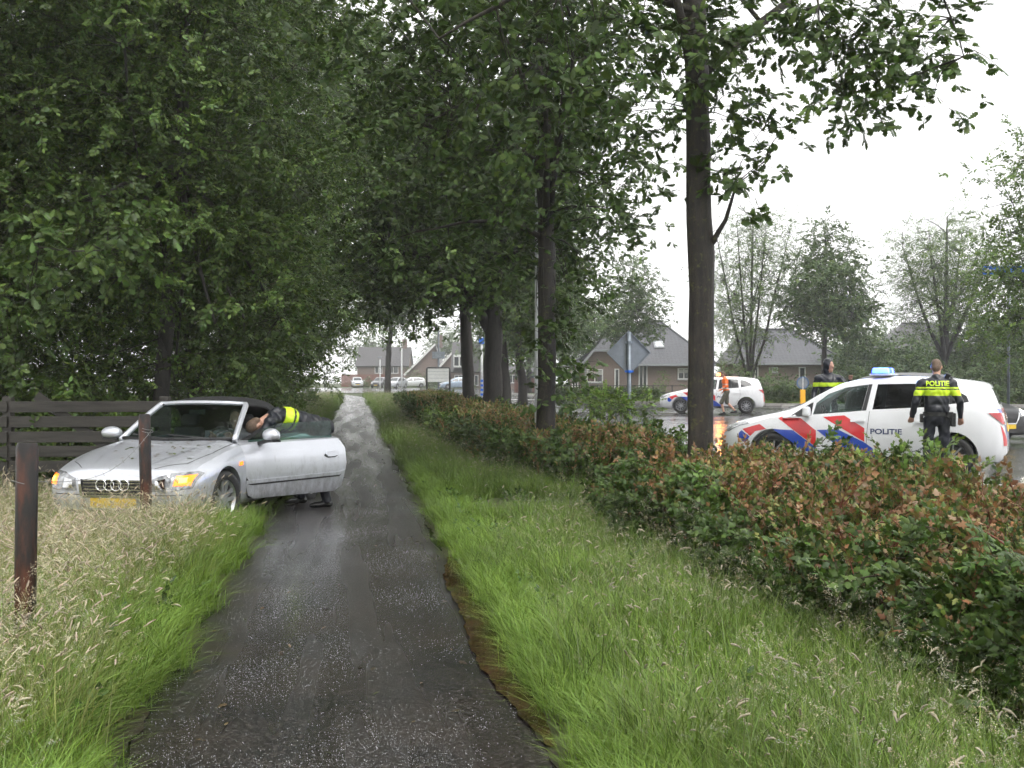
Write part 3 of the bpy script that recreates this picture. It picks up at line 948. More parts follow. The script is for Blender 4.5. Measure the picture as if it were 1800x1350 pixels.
def tree(name, label, base, trunk, crowns, nclump, per, key, smin=.8, smax=1.3, bark='bark', shell=2.2, csz=0.7, group=None,
         limbs=7, zmin=-9, sides=10, extra=None, droop=-0.1, limb_r=0.35, taper_twig=0.02, cond=None, more=None):
    """base (x, y); trunk [(dx, dy, z, r)...]; crowns: ellipsoids (cx, cy, cz, rx, ry, rz) in local coords"""
    z0 = float(gz(np.array(base[0]), np.array(base[1]))) - 0.08
    root = empty(name, (base[0], base[1], z0)); tag(root, label, 'tree', group)
    g = Geo()
    tp = [np.array(t[:3]) for t in trunk]; tr = [t[3] for t in trunk]
    # refine trunk with slight wander
    P = []; Rr = []
    for i in range(len(tp) - 1):
        n = max(3, int(np.linalg.norm(tp[i + 1] - tp[i]) / 0.35))
        for k in range(n):
            t = k / n
            P.append(tp[i] + (tp[i + 1] - tp[i]) * t + RNG.normal(0, .007 * tr[0] / .15, 3) * [1, 1, 0]); Rr.append(tr[i] + (tr[i + 1] - tr[i]) * t)
    P.append(tp[-1]); Rr.append(tr[-1])
    Rr[0] *= 1.12
    g.tube(P, Rr, sides, jit=0.07)
    nodes = [(p, r) for p, r in zip(P, Rr) if p[2] > 0.45 * tp[-1][2]]
    vol = np.array([c[3] * c[4] * c[5] for c in crowns]); vol = vol / vol.sum()
    def pick(n, sh):
        ci = RNG.choice(len(crowns), n, p=vol)
        u = RNG.normal(0, 1, (n, 3)); u /= np.linalg.norm(u, axis=1, keepdims=True)
        rr = RNG.random(n) ** (1 / sh)
        C_ = np.array([crowns[i] for i in ci])
        return C_[:, :3] + u * C_[:, 3:] * rr[:, None], u
    # limbs
    ends, _ = pick(limbs, 4)
    for e in ends:
        if e[2] < zmin: continue
        k = random.randrange(max(1, int(len(nodes) * .9)))
        s, r = nodes[k]
        if s[2] > e[2] + 1.0: s, r = nodes[0]
        pts = curve_pts(s, s + (e - s) * .88, 6, .06, .06)
        rr = np.linspace(r * limb_r * 1.5, .02, 7)
        g.tube(pts, list(rr), 6, jit=.05)
        nodes += [(p, q) for p, q in zip(pts[2:], rr[2:])]
    for lm in (extra or []):
        pts = [np.array(q[:3]) for q in lm]
        fine = []
        for i in range(len(pts) - 1):
            for t in (0, .33, .66): fine.append(pts[i] + (pts[i + 1] - pts[i]) * t + RNG.normal(0, .02, 3))
        fine.append(pts[-1]); rr = np.interp(np.linspace(0, 1, len(fine)), np.linspace(0, 1, len(lm)), [q[3] for q in lm])
        g.tube(fine, list(rr), 7, jit=.05)
        nodes += [(p, q) for p, q in zip(fine[2:], rr[2:])]
    cl, cu = pick(nclump, shell)
    k = cl[:, 2] > zmin
    if cond is not None: k &= cond(cl)
    cl, cu = cl[k], cu[k]
    NP = np.array([q[0] for q in nodes])
    for c in cl:
        j = np.argmin(((NP - c) ** 2).sum(1))
        g.tube(curve_pts(NP[j], c, 3, .05, .07), [min(nodes[j][1], taper_twig), taper_twig * .6, taper_twig * .4, .004], 4, cap=False)
    for (x_, y_, z_, n_, s_) in (more or []):
        c = np.array([x_, y_, z_]); j = np.argmin(((NP - c) ** 2).sum(1))
        g.tube(curve_pts(NP[j], c, 4, .03, .06), [min(nodes[j][1], .012), .008, .006, .004, .0025], 4, cap=False)
    g.build('trunk', MAT[bark], root, smooth=True)
    def hang(nm, pts, gr):
        n = len(pts)
        ROT = np.stack([RNG.normal(0, .2, n), RNG.normal(0, .2, n), RNG.random(n) * 6.283], 1)
        scatter(nm, gr[0], gr[1], pts, ROT, RNG.uniform(.85, 1.15, n), root)['kind'] = 'stuff'
    hang('crown', cl, CL(key, per, csz, smin, smax, droop))
    by = {}
    for q in (more or []): by.setdefault((q[3], q[4]), []).append(q[:3])
    for (n_, s_), pts in by.items():
        hang('low_foliage', np.array(pts), CL(key, n_, s_, smin, smax, -.35, .5))
    return root

# ---- the oaks in the hedge
def oak_trunk(h, r, lean=(0, 0)):
    return [(0, 0, 0, r * 1.12), (lean[0] * .1, lean[1] * .1, .5, r), (lean[0] * .5, lean[1] * .5, h * .5, r * .9), (lean[0], lean[1], h, r * .55)]


def near_clumps(lst, d, base, n, s):
    z0 = float(gz(np.array(base[0]), np.array(base[1]))) - 0.08
    return [(sx(px, d + e) - base[0], d + e - base[1], sz(py, d + e) - z0, n, s) for px, py, e in lst]
OA = (2.06, 12.5)
over = near_clumps([(1330, 50, 0), (1285, 110, .3), (1300, 40, .5), (1380, 40, .2), (1420, 55, 0), (1455, 110, .2), (1500, 150, 0), (1545, 95, .2), (1510, 195, -.1), (1600, 50, 0),
                    (1610, 130, .1), (1640, 175, 0), (1655, 60, .2), (1560, 30, 0), (1480, 30, .4), (1550, 150, .3), (1440, 45, -.2), (1525, 60, 0), (1590, 100, .3), (1630, 30, .1), (1500, 90, .2), (1470, 170, .1), (1430, 20, 0), (1540, 20, .3)], 11.2, OA, 12, .22)
over += near_clumps([(1300, 150, 0), (1330, 190, 0), (1290, 215, .1), (1310, 270, 0), (1345, 285, 0), (1280, 300, .2), (1375, 230, 0), (1285, 345, 0), (1262, 180, .1), (1310, 330, .1), (1235, 130, -.2)], 12.1, OA, 8, .17)
over += near_clumps([(1190, 60, 0), (1130, 40, .3), (1150, 130, -.3), (1060, 90, 0), (1100, 180, .2), (1010, 140, -.2), (1040, 210, .4), (960, 90, 0), (930, 180, .2), (1150, 220, .5), (880, 120, .3),
                     (1000, 40, 0), (900, 40, .2), (850, 190, .6), (1080, 260, .5), (960, 240, .7), (820, 60, .3), (1110, 40, -.6), (1230, 40, -.3), (1250, 60, .3)], 11.8, OA, 15, .34)
tree('oak_tree', 'nearest oak with mossy dark trunk standing in the near hedge', OA, [(0, 0, 0, .165), (0, 0, .6, .142), (.03, 0, 2.6, .14), (-.02, 0, 4.2, .135), (-.06, 0, 6.0, .12), (-.05, .2, 9.5, .07)],
     [(-1.0, .2, 7.6, 3.6, 3.0, 2.3), (.6, .5, 8.6, 3.4, 3.0, 2.2)], 130, 20, 'oak', .75, 1.15, shell=2.2, csz=.75, limbs=9, sides=16, group='roadside oaks',
     extra=[[(0, 0, 6.3, .07), (.9, -.5, 6.5, .05), (1.6, -1.0, 5.9, .03), (2.15, -1.4, 5.35, .012), (2.3, -1.5, 4.75, .006)],
            [(.9, -.5, 6.5, .03), (1.0, -1.0, 5.9, .02), (.95, -1.3, 5.3, .01)],
            [(0, 0, 5.6, .05), (-.9, -.5, 5.8, .04), (-2.0, -.8, 5.6, .03), (-2.8, -.9, 5.1, .012)],
            [(0.1, 0, 3.05, .05), (.18, -.05, 3.2, .03), (.38, -.1, 3.75, .012)]],
     cond=lambda c: (c[:, 2] > 5.9), more=over)
OB = (0.57, 19.0)
ivy = near_clumps([(975, 500, -.1), (990, 540, 0), (985, 580, -.2), (1000, 610, .1), (985, 640, -.1), (1005, 570, 0), (970, 600, -.3), (990, 670, 0), (950, 560, -.2), (1010, 640, .1), (975, 690, -.1)], 19, OB, 12, .24)
tree('oak_tree', 'slender oak with leafy sprouts down its trunk, beside a thin lamp post', OB, [(0, 0, 0, .19), (0, 0, .8, .16), (0.02, 0, 3, .15), (-.03, 0, 5.5, .12), (-.2, .1, 9, .05)],
     [(-.5, .2, 6.2, 2.5, 2.5, 2.6), (.45, .3, 5.3, 1.6, 1.7, 1.9), (-1.2, 0, 7.6, 2.5, 2.5, 2.2)], 210, 17, 'oak', .8, 1.3, shell=2.2, csz=.7, limbs=10, sides=12, group='roadside oaks', more=ivy,
     extra=[[(0, 0, 4.0, .05), (-.8, -.2, 4.3, .035), (-1.6, -.3, 4.2, .02), (-2.4, -.3, 4.0, .01)]], cond=lambda c: c[:, 2] > 3.0)
OC = (-.58, 33.0)
tree('oak_tree', 'stout oak forking low over the far hedge', OC, [(0, 0, 0, .34), (0, 0, 1.2, .27), (.05, 0, 3.6, .25), (.3, 0, 7, .15), (.3, 0, 10, .06)],
     [(0, 0, 6.8, 4.0, 3.8, 3.6), (-1.6, -.3, 6.0, 3.0, 3.0, 2.6), (1.2, -.3, 5.9, 2.9, 2.6, 2.6)], 300, 18, 'oak', 1.0, 1.7, shell=2.0, csz=.85, limbs=12, sides=12, group='roadside oaks', bark='bark_dark',
     extra=[[(-.05, 0, 3.0, .2), (-.7, 0, 4.1, .15), (-1.6, 0, 5.0, .1), (-3.0, -.2, 5.4, .05)]], cond=lambda c: c[:, 2] > 3.6)
tree('oak_tree', 'dark straight oak trunk just left of the stout forked oak', (-1.52, 40.0), [(0, 0, 0, .27), (0, 0, 1.0, .22), (-.15, 0, 4.5, .19), (-.2, 0, 9, .07)],
     [(-.8, 0, 6.8, 4.2, 3.8, 3.2), (-2.3, 0, 5.2, 2.6, 2.5, 1.6), (-2.4, 0, 10.5, 3.8, 3.4, 3.6)], 330, 18, 'oak', 1.1, 1.8, shell=2.0, csz=.9, limbs=9, sides=10, group='roadside oaks', bark='bark_dark', cond=lambda c: c[:, 2] > 3.6)
tree('oak_tree', 'hazy oak behind the hedge, first trunk right of the stout oak', (-.35, 58.0), [(0, 0, 0, .36), (0, 0, 1.2, .3), (-.3, 0, 5, .24), (-.3, 0, 9, .1)],
     [(0, 0, 7.2, 3.6, 3.6, 3.6), (.6, 0, 4.2, 1.8, 1.8, 1.6)], 150, 16, 'far', .8, 1.3, csz=1.0, limbs=8, sides=8, group='roadside oaks', bark='bark_dark')
tree('oak_tree', 'hazy slim oak between the sprouting oak and the fence', (.58, 63.0), [(0, 0, 0, .3), (0, 0, 1.2, .25), (-.3, 0, 4, .2), (-.4, 0, 8, .1)],
     [(.4, 0, 6.6, 3.2, 3.2, 2.9)], 120, 16, 'far', .8, 1.3, csz=1.0, limbs=8, sides=8, group='roadside oaks', bark='bark_dark')
tree('roadside_tree', 'lone tree at the far end of the path by the parked cars', (-10.6, 97), [(0, 0, 0, .36), (0, 0, 1.5, .27), (.1, 0, 4, .24), (.6, 0, 9, .1)],
     [(.6, 0, 8.5, 4.2, 4, 3.6), (-1.6, 0, 9.5, 3.4, 3, 3.2)], 170, 16, 'far', .9, 1.5, csz=1.2, limbs=8, sides=8, bark='bark_dark', cond=lambda c: c[:, 2] > 5.6)

# ---- the thicket left of the path
spots = [  # x, y, height, crown radius, label
    (-5.9, 18.8, 12.0, 3.0, 'broad-leaved tree overhanging the soft top of the silver car'),
    (-9.2, 18.4, 13.0, 3.4, 'dense tree behind the wooden gate'),
    (-12.8, 18.6, 12.5, 3.4, 'dense tree at the far left edge behind the gate'),
    (-6.6, 23.5, 11.5, 3.2, 'tall thicket tree second in line along the path'),
    (-10.8, 24.5, 13.0, 4.0, 'tall thicket tree in the back row behind the gate'),
    (-7.6, 29.5, 15.5, 3.9, 'tall thicket tree third in line along the path'),
    (-13.5, 30.0, 15.0, 4.5, 'tallest thicket tree in the back row'),
    (-8.7, 36.5, 17.0, 4.3, 'tall thicket tree fourth in line along the path'),
    (-9.6, 45.0, 18.0, 4.8, 'thicket tree fifth in line, leaning over the path'),
    (-11.2, 55.0, 14.0, 4.4, 'last thicket tree at the bright end of the path'),
]
for i, (x, y, h, r, lab) in enumerate(spots):
    k = max(1.0, y / 24)
    cr = [(.1, -.3, h * .62, r * 1.1, r * 1.1, h * .38), (-.1, .2, h * .28, r * .85, r * .85, h * .25)]
    tree('thicket_tree', lab, (x, y), [(0, 0, 0, .16), (.1, 0, 1.5, .13), (random.uniform(-.5, .5), 0, h * .5, .1), (random.uniform(-.6, .6), 0, h * .92, .03)], cr,
         int(350 if y < 31 else 240), 24, 'thk', .8 * k ** .5, 1.3 * k ** .5, bark='bark_dark', shell=2.5, csz=.55 * k ** .5, limbs=14, sides=8, group='thicket trees left of the path',
         droop=-.25, zmin=.3, taper_twig=.01)
for i, (x, y, rx, rz, lab) in enumerate([(-6.3, 17.2, 1.2, 1.5, 'low leafy shrub behind the soft top'), (-5.9, 21.0, 1.0, 1.6, 'leafy shrub at the foot of the thicket, nearest the path'),
                                         (-6.9, 26.0, 1.3, 2.2, 'second leafy shrub under the thicket beside the path'), (-7.7, 32.0, 1.5, 2.6, 'third leafy shrub under the thicket beside the path'),
                                         (-9.0, 41.0, 1.7, 2.6, 'pale weedy shrub leaning over the far path edge'), (-10.6, 52.0, 1.8, 2.6, 'last pale shrub before the far road'),
                                         (-8.2, 16.8, 1.6, 1.7, 'dark shrub right behind the gate boards'), (-11.3, 16.9, 1.8, 1.9, 'dark shrub behind the left end of the gate'), (-7.6, 20.3, 1.6, 2.3, 'deep shrub in the dark behind the gate middle'), (-9.8, 20.6, 2.0, 2.5, 'deep shrub in the dark behind the gate, farther left'), (-12.6, 20.9, 2.0, 2.5, 'deep shrub in the dark at the left edge'), (-10.9, 27.5, 2.4, 3.0, 'deepest shrub in the back of the thicket'), (-14.6, 27.5, 2.6, 3.2, 'deepest shrub at the far left of the thicket')]):
    bush('thicket_shrub', lab, (x, y, -.1), (rx, rx, rz), int(46 * max(1, rx / 1.4)), CL('thk', 14, .45), group='thicket shrubs')
# near oak bough reaching in from the left
OL = (-8.9, 15.9)
bough = near_clumps([(40, 340, 0), (20, 420, .2), (60, 400, 0), (30, 500, .2), (10, 560, .3), (110, 430, .1), (150, 420, 0), (190, 400, .1), (240, 380, 0), (270, 400, .2), (100, 470, .3), (60, 540, .3), (20, 620, .2), (210, 430, .2), (140, 460, .3)], 13.6, OL, 12, .26)
tree('oak_tree', 'oak at the left edge whose bough reaches over the gate', OL, [(0, 0, 0, .2), (0, 0, 1.2, .17), (-.2, 0, 4.5, .13), (-.3, 0, 8.5, .05)], [(-.6, .4, 7.2, 2.2, 2.0, 2.2)], 60, 16, 'oak', .85, 1.25, limbs=6,
     extra=[[(0, 0, 2.6, .06), (1.2, -1.0, 3.2, .04), (2.6, -1.8, 3.4, .02), (4.0, -2.2, 3.3, .008)]], more=bough, bark='bark_dark')

# ---- trees by the bungalows
def ft(px, d, h, label, crowns, ncl, per, key, r=.2, **kw):
    name = kw.pop('name', 'garden_tree')
    return tree(name, label, (sx(px, d), d), [(0, 0, 0, r), (0, 0, 1, r * .85), (.1, 0, h * .45, r * .7), (.15, 0, h * .95, r * .15)], crowns, ncl, per, key, sides=8, group='trees by the bungalows', bark='bark_dark', **kw)
ft(1318, 76, 12.5, 'sparse many-stemmed tree between the two bungalows', [(0, 0, 8.0, 3.0, 2.8, 4.6), (1.0, 0, 10.5, 2.2, 2, 2.4), (-1, 0, 4.0, 1.8, 1.8, 2.6)], 300, 10, 'lan', smin=.7, smax=1.1, r=.13, csz=.8, limbs=8, taper_twig=.03, shell=2.6,
   extra=[[(0, 0, 1.2, .12), (x_ * .35, y_, 4.0, .09), (x_ * .7, y_, 8, .06), (x_, y_, 12.3 - abs(x_) * .4, .02)] for x_, y_ in ((-2.2, .4), (-1.0, -.5), (1.2, .5), (2.6, -.2), (.3, .3))])
ft(1447, 71, 10.6, 'full round-crowned tree behind the hooded officer', [(0, 0, 6.6, 3.0, 2.9, 2.7), (.4, 0, 9.0, 1.6, 1.6, 2.2), (1.9, 0, 5.0, 1.7, 1.6, 1.8)], 240, 16, 'far', smin=.7, smax=1.1, r=.2, csz=.75, limbs=9)
ft(1660, 73, 12.5, 'airy pale tree above the roof of the police car', [(0, 0, 8.6, 3.9, 3.4, 3.8), (0, 0, 6.0, 3.3, 3.0, 2.0)], 330, 11, 'lan', smin=.75, smax=1.1, r=.26, csz=.85, limbs=10,
   extra=[[(0, 0, 2.6, .17), (x_ * .3, y_, 4.6, .12), (x_ * .7, y_, 7.5, .08), (x_, y_, 11.5 - abs(x_) * .5, .02)] for x_, y_ in ((-2.6, .4), (-1.2, -.5), (1.3, .5), (2.8, -.2), (3.4, .6))], taper_twig=.03, shell=2.6, cond=lambda c: c[:, 2] > 4.2)
ft(1835, 37, 10.5, 'leafy bright tree at the right edge of the view', [(0, 0, 6.4, 2.5, 2.4, 3.8), (-.2, 0, 3.6, 2.2, 2.0, 1.9)], 210, 13, 'fly', smin=.4, smax=.75, r=.15, csz=.65, limbs=9)
ft(1108, 82, 9.8, 'small leafy tree in front of the first bungalow', [(0, 0, 6.0, 2.5, 2.4, 2.4), (.2, 0, 8.5, 1.5, 1.5, 1.8)], 150, 12, 'far', smin=.6, smax=1.0, r=.14, csz=.7, limbs=9, cond=lambda c: c[:, 2] > 3.2)
ft(1042, 90, 8.0, 'hazy tree at the corner of the first bungalow', [(0, 0, 5.0, 2.4, 2.4, 3.2)], 90, 12, 'far', smin=.7, smax=1.1, r=.15, csz=.8, limbs=6)
for i, (px, d, h, r, lab) in enumerate([(1520, 84, 5.0, 2.6, 'rounded tree right of the second bungalow'), (1600, 88, 4.8, 2.6, 'bushy tree below the pale tree'), (1700, 80, 6.2, 3.2, 'dark bushy tree behind the standing officer'),
                                        (1780, 74, 7.5, 3.4, 'tall dark tree behind the blue signpost'), (1860, 64, 9.0, 4.0, 'dark tree just past the right edge')]):
    ft(px, d, h, lab, [(0, 0, h * .5, r, r, h * .5), (r * .4, 0, h * .35, r * .9, r, h * .35)], 130, 16, 'far', smin=.8, smax=1.3, r=.2, csz=.95, limbs=7, zmin=.2)
for i, (px, d, rx, rz, lab) in enumerate([(1275, 70, 1.5, 3.4, 'leafy shrub behind the orange-vested man'), (1345, 69, 1.7, 1.9, 'round green shrub right of the far police car'), (1390, 70, 1.3, 1.6, 'low shrub behind the yellow bollard'),
                                          (1500, 72, 2.2, 3.4, 'large shrub left of the blue lights'), (1560, 70, 2.4, 3.6, 'large shrub behind the blue lights'), (1640, 68, 2.4, 3.2, 'large shrub behind the officer'),
                                          (1720, 66, 2.4, 3.0, 'large shrub above the rear of the police car'), (1790, 62, 2.6, 3.0, 'large shrub at the right edge')]):
    bush('garden_shrub', lab, (sx(px, d), d, .05), (rx, rx, rz), 44, CL('far', 12, .55, .55, .9), group='shrubs by the bungalows')
# bright saplings growing out of the hedges
for px, py, d, rx, rz, n, lab in [(1630, 815, 9.6, .38, .42, 150, 'lime green sapling in front of the standing officer'), (1075, 700, 21.5, .75, .42, 200, 'bright green regrowth in the far hedge beside the diamond sign'), (790, 735, 27, .55, .45, 120, 'yellow green tuft at the edge of the far hedge')]:
    bush('sapling', lab, (sx(px, d), d, max(.4, sz(py, d) - .3)), (rx, rx, rz), n // 8, CL('hl', 9, .2), cat='sapling')
# a few loose long shoots sticking up from the near hedge
H_shoot = clumps('shoot', (S_hr,), 2, .05, MAT['leaf_hedge'], 5, 1.2, .9, 1.4, .6)
P = []
for i in range(200):
    d = random.uniform(5.0, 12.7); x = float(HF(d) + HW(d) * random.random())
    P.append((x - float(HF(2.6)), d - 2.6, .60 + .24 * random.random() ** 2))
scatter('loose_shoots', H_shoot[0], H_shoot[1], P, np.stack([RNG.normal(0, .3, 200), RNG.normal(0, .3, 200), RNG.random(200) * 6], 1), RNG.uniform(.8, 1.3, 200), hedge_a)['kind'] = 'stuff'
# ================================================================== CARS
def pchip(k, x):
    k = np.array(k, float); X, Y = k[:, 0], k[:, 1]
    hh = np.diff(X); dl = np.diff(Y) / hh
    m = np.zeros(len(X)); m[0], m[-1] = dl[0], dl[-1]
    for i in range(1, len(X) - 1):
        if dl[i - 1] * dl[i] > 0:
            w1, w2 = 2 * hh[i] + hh[i - 1], hh[i] + 2 * hh[i - 1]
            m[i] = (w1 + w2) / (w1 / dl[i - 1] + w2 / dl[i])
    i = np.clip(np.searchsorted(X, x) - 1, 0, len(X) - 2)
    t = np.clip((x - X[i]) / hh[i], 0, 1); t2, t3 = t * t, t ** 3
    return (2 * t3 - 3 * t2 + 1) * Y[i] + (t3 - 2 * t2 + t) * hh[i] * m[i] + (-2 * t3 + 3 * t2) * Y[i + 1] + (t3 - t2) * hh[i] * m[i + 1]

def catmull(P, n):
    P = np.array(P, float); s = np.r_[0, np.cumsum(np.linalg.norm(np.diff(P, axis=0), axis=1) ** .5)]
    t = np.linspace(0, s[-1], n)
    return np.stack([pchip(np.stack([s, P[:, j]], 1), t) for j in range(P.shape[1])], 1)

def shell(C, b0, b1, nb=70, ins=None, mi=0):
    """closed car body; C maps curve names to key points along b (distance behind the nose); local y is the right-hand side"""
    L = C['zt'][-1][0]
    u = np.linspace(0, 1, nb); bs = b0 + (b1 - b0) * (0.5 - 0.5 * np.cos(np.pi * u)) * .6 + (b1 - b0) * u * .4
    dy = dz = 0.0; zf = None
    if ins: dy, dz, zf = ins
    V = []; F = []; n = None
    for b in bs:
        g = lambda k: float(pchip(C[k], b))
        zb, ym, yb, yr, zr, zt, zm, zl = g('zb'), g('ym'), g('yb'), g('yr'), g('zr'), g('zt'), g('zm'), g('zl')
        ym -= dy; yb -= dy; yr -= dy * .8; zr -= dz; zt -= dz
        ys = ym - .05
        if zf is not None: zb = zf; zm = max(zm, zf + .15); zl = max(zl, zm + .08)
        zl = min(zl, zr - .01)
        lo_ = catmull([(0, zb), (ys * .6, zb), (ys - .06, zb + .004), (ys, zb + .05), (ym, zm), (ym - .008, zm + (zl - zm) * .55), (yb, zl)], 17)
        md = catmull([(yb, zl), (yb - .012 - (yb - yr) * .12, zl + (zr - zl) * .2), (yb + (yr - yb) * .62, zl + (zr - zl) * .66), (yr, zr)], 9)
        up = catmull([(yr, zr), (yr * .86, zr + (zt - zr) * .45), (yr * .55, zr + (zt - zr) * .86), (0, zt)], 8)
        half = np.concatenate([lo_, md[1:], up[1:]])
        ring = [(b, y, z) for y, z in half] + [(b, -y, z) for y, z in half[-2:0:-1]]
        n = len(ring); V += ring
    for i in range(nb - 1):
        for k in range(n):
            a, e = i * n + k, i * n + (k + 1) % n
            F.append((a, e, e + n, a + n))
    F.append(tuple(range(n))); F.append(tuple((nb - 1) * n + k for k in reversed(range(n))))
    G_ = Geo(); G_.add(V, F, mi)
    me = G_.mesh('shell', False, True)
    return me

def boolean(me, cut, op='DIFFERENCE'):
    a = bpy.data.objects.new('a', me); c = bpy.data.objects.new('c', cut)
    COL.objects.link(a); COL.objects.link(c)
    md = a.modifiers.new('b', 'BOOLEAN'); md.operation = op; md.solver = 'EXACT'; md.object = c
    dg = bpy.context.evaluated_depsgraph_get()
    r = bpy.data.meshes.new_from_object(a.evaluated_get(dg))
    bpy.data.objects.remove(a); bpy.data.objects.remove(c)
    return r

def bvh_of(me):
    b = bmesh.new(); b.from_mesh(me); t = BVHTree.FromBMesh(b); b.free(); return t

def refine(b, s):
    for _ in range(6):
        es = [e for e in b.edges if e.calc_length() > s]
        if not es: break
        bmesh.ops.subdivide_edges(b, edges=es, cuts=1)
        bmesh.ops.triangulate(b, faces=[f for f in b.faces if len(f.verts) > 3])

def project(b, bvh, d, off, skirt=0.0):
    d = Vector(d).normalized()
    for v in b.verts:
        h = bvh.ray_cast(v.co, d)
        if h[0] is None:
            h = bvh.find_nearest(v.co)
        n = h[1] if h[1].dot(d) < 0 else -h[1]
        v.co = h[0] + n * off
    if skirt:
        r = bmesh.ops.extrude_face_region(b, geom=b.faces[:])
        for v in [g_ for g_ in r['geom'] if isinstance(g_, bmesh.types.BMVert)]:
            v.co += d * skirt
    bmesh.ops.recalc_face_normals(b, faces=b.faces)

def decal(name, bvh, pts, d, off, mat, parent, s=.08, skirt=0.0, smooth=True):
    """pts: 3D outline floating outside the body; laid onto the body along d"""
    b = bmesh.new()
    b.faces.new([b.verts.new(p) for p in pts])
    bmesh.ops.triangulate(b, faces=b.faces)
    refine(b, s)
    project(b, bvh, d, off, skirt)
    me = bpy.data.meshes.new(name); b.to_mesh(me); b.free()
    if smooth and not skirt: me.polygons.foreach_set('use_smooth', [True] * len(me.polygons))
    return link(name, me, parent, mat)

def side(poly, sgn=-1): return [(b, sgn * 1.6, z) for b, z in poly]
def front(poly): return [(-.8, y, z) for y, z in poly]
def rear(poly, L): return [(L + .8, y, z) for y, z in poly]
def top(poly): return [(b, y, 2.4) for b, y in poly]

def seam(name, bvh, pts, d, mat, parent, wd=.007, off=.0025):
    P = []
    pts = [Vector(p) for p in pts]; dv = Vector(d).normalized()
    for i in range(len(pts) - 1):
        n = max(2, int((pts[i + 1] - pts[i]).length / .06))
        P += [pts[i].lerp(pts[i + 1], k / n) for k in range(n)]
    P.append(pts[-1])
    b = bmesh.new(); prev = None
    for i, p in enumerate(P):
        t = (P[min(i + 1, len(P) - 1)] - P[max(0, i - 1)]).normalized(); s_ = t.cross(dv).normalized() * wd / 2
        cur = (b.verts.new(p - s_), b.verts.new(p + s_))
        if prev: b.faces.new((prev[0], prev[1], cur[1], cur[0]))
        prev = cur
    project(b, bvh, d, off)
    me = bpy.data.meshes.new(name); b.to_mesh(me); b.free()
    return link(name, me, parent, mat)

def text_mesh(s, size, bold=0.0, res=3):
    cu = bpy.data.curves.new('t', 'FONT'); cu.body = s; cu.size = size; cu.offset = bold; cu.resolution_u = res; cu.align_x = 'CENTER'; cu.align_y = 'CENTER'
    o = bpy.data.objects.new('t', cu); COL.objects.link(o)
    dg = bpy.context.evaluated_depsgraph_get()
    me = bpy.data.meshes.new_from_object(o.evaluated_get(dg))
    bpy.data.objects.remove(o)
    return me

def letter(name, s, size, bvh, frame, d, off, mat, parent, bold=.002, wscale=1.0):
    """frame: (origin, right, up) of the lettering plane, laid onto the surface along d"""
    me = text_mesh(s, size, bold)
    b = bmesh.new(); b.from_mesh(me)
    bmesh.ops.triangulate(b, faces=b.faces)
    o, r, u = (Vector(q) for q in frame)
    for v in b.verts: v.co = o + r * v.co.x * wscale + u * v.co.y
    refine(b, size * .35)
    project(b, bvh, d, off)
    me2 = bpy.data.meshes.new(name); b.to_mesh(me2); b.free()
    return link(name, me2, parent, mat)

def cylinder_y(b, z, r, y0, y1, n=40, mi=1):
    G_ = Geo(); G_.lathe([(r, y0), (r, y1)], n, 'y', (b, 0, z), mi)
    base = len(G_.v)
    G_.f.append(tuple(range(n))); G_.m.append(mi); G_.f.append(tuple(range(2 * n - 1, n - 1, -1))); G_.m.append(mi)
    return G_

def join_cut(*gs):
    G_ = Geo()
    for g_ in gs: G_.add(g_.v, g_.f, 1)
    return G_.mesh('cut', False, True)

# ---- paints
def paint(name, col, metal=0.0, rough=0.28, dirt=0.0, coat=.6):
    m, nt, b, _ = new_mat(name)
    co = coords(nt, 'Object')
    base = mix(nt, ramp(nt, noise(nt, 3, 3, co), [(.3, 0.0), (.7, 1.0)]), tuple(c * .96 for c in col), tuple(min(1, c * 1.03) for c in col))
    if dirt:
        sep = nd(nt, 'ShaderNodeSeparateXYZ', {0: co})
        hgt = nd(nt, 'ShaderNodeMapRange', {'Value': sep.outputs['Z'], 'From Min': .75, 'From Max': .2, 'To Min': 0.0, 'To Max': .32}).outputs[0]
        n2 = noise(nt, 14, 6, nd(nt, 'ShaderNodeMapping', {'Vector': co, 'Scale': (1, 1, .35)}).outputs[0], .7)
        k = nd(nt, 'ShaderNodeMath', {0: n2, 1: hgt}, operation='ADD').outputs[0]
        film = ramp(nt, k, [(.62, 0.0), (.9, dirt)])
        base = mix(nt, film, base, (.09, .085, .075))
        vo = nd(nt, 'ShaderNodeTexVoronoi', {'Vector': co, 'Scale': 26.0})
        sp = ramp(nt, vo.outputs['Distance'], [(.06, 1.0), (.10, 0.0)])
        sel = ramp(nt, nd(nt, 'ShaderNodeSeparateColor', {0: vo.outputs['Color']}).outputs[0], [(.88, 0.0), (.9, 1.0)])
        base = mix(nt, nd(nt, 'ShaderNodeMath', {0: sp, 1: sel}, operation='MULTIPLY').outputs[0], base, (.03, .028, .022))
        b.inputs['Roughness'].default_value = rough
    nt.links.new(base, b.inputs['Base Color'])
    b.inputs['Metallic'].default_value = metal
    b.inputs['Roughness'].default_value = rough
    b.inputs['Coat Weight'].default_value = coat
    b.inputs['Coat Roughness'].default_value = 0.06
    # rain beads
    vo = nd(nt, 'ShaderNodeTexVoronoi', {'Vector': co, 'Scale': 90.0})
    bump(nt, b, ramp(nt, vo.outputs['Distance'], [(.0, 1.0), (.35, 0.0)]), .12, .004)
    return m

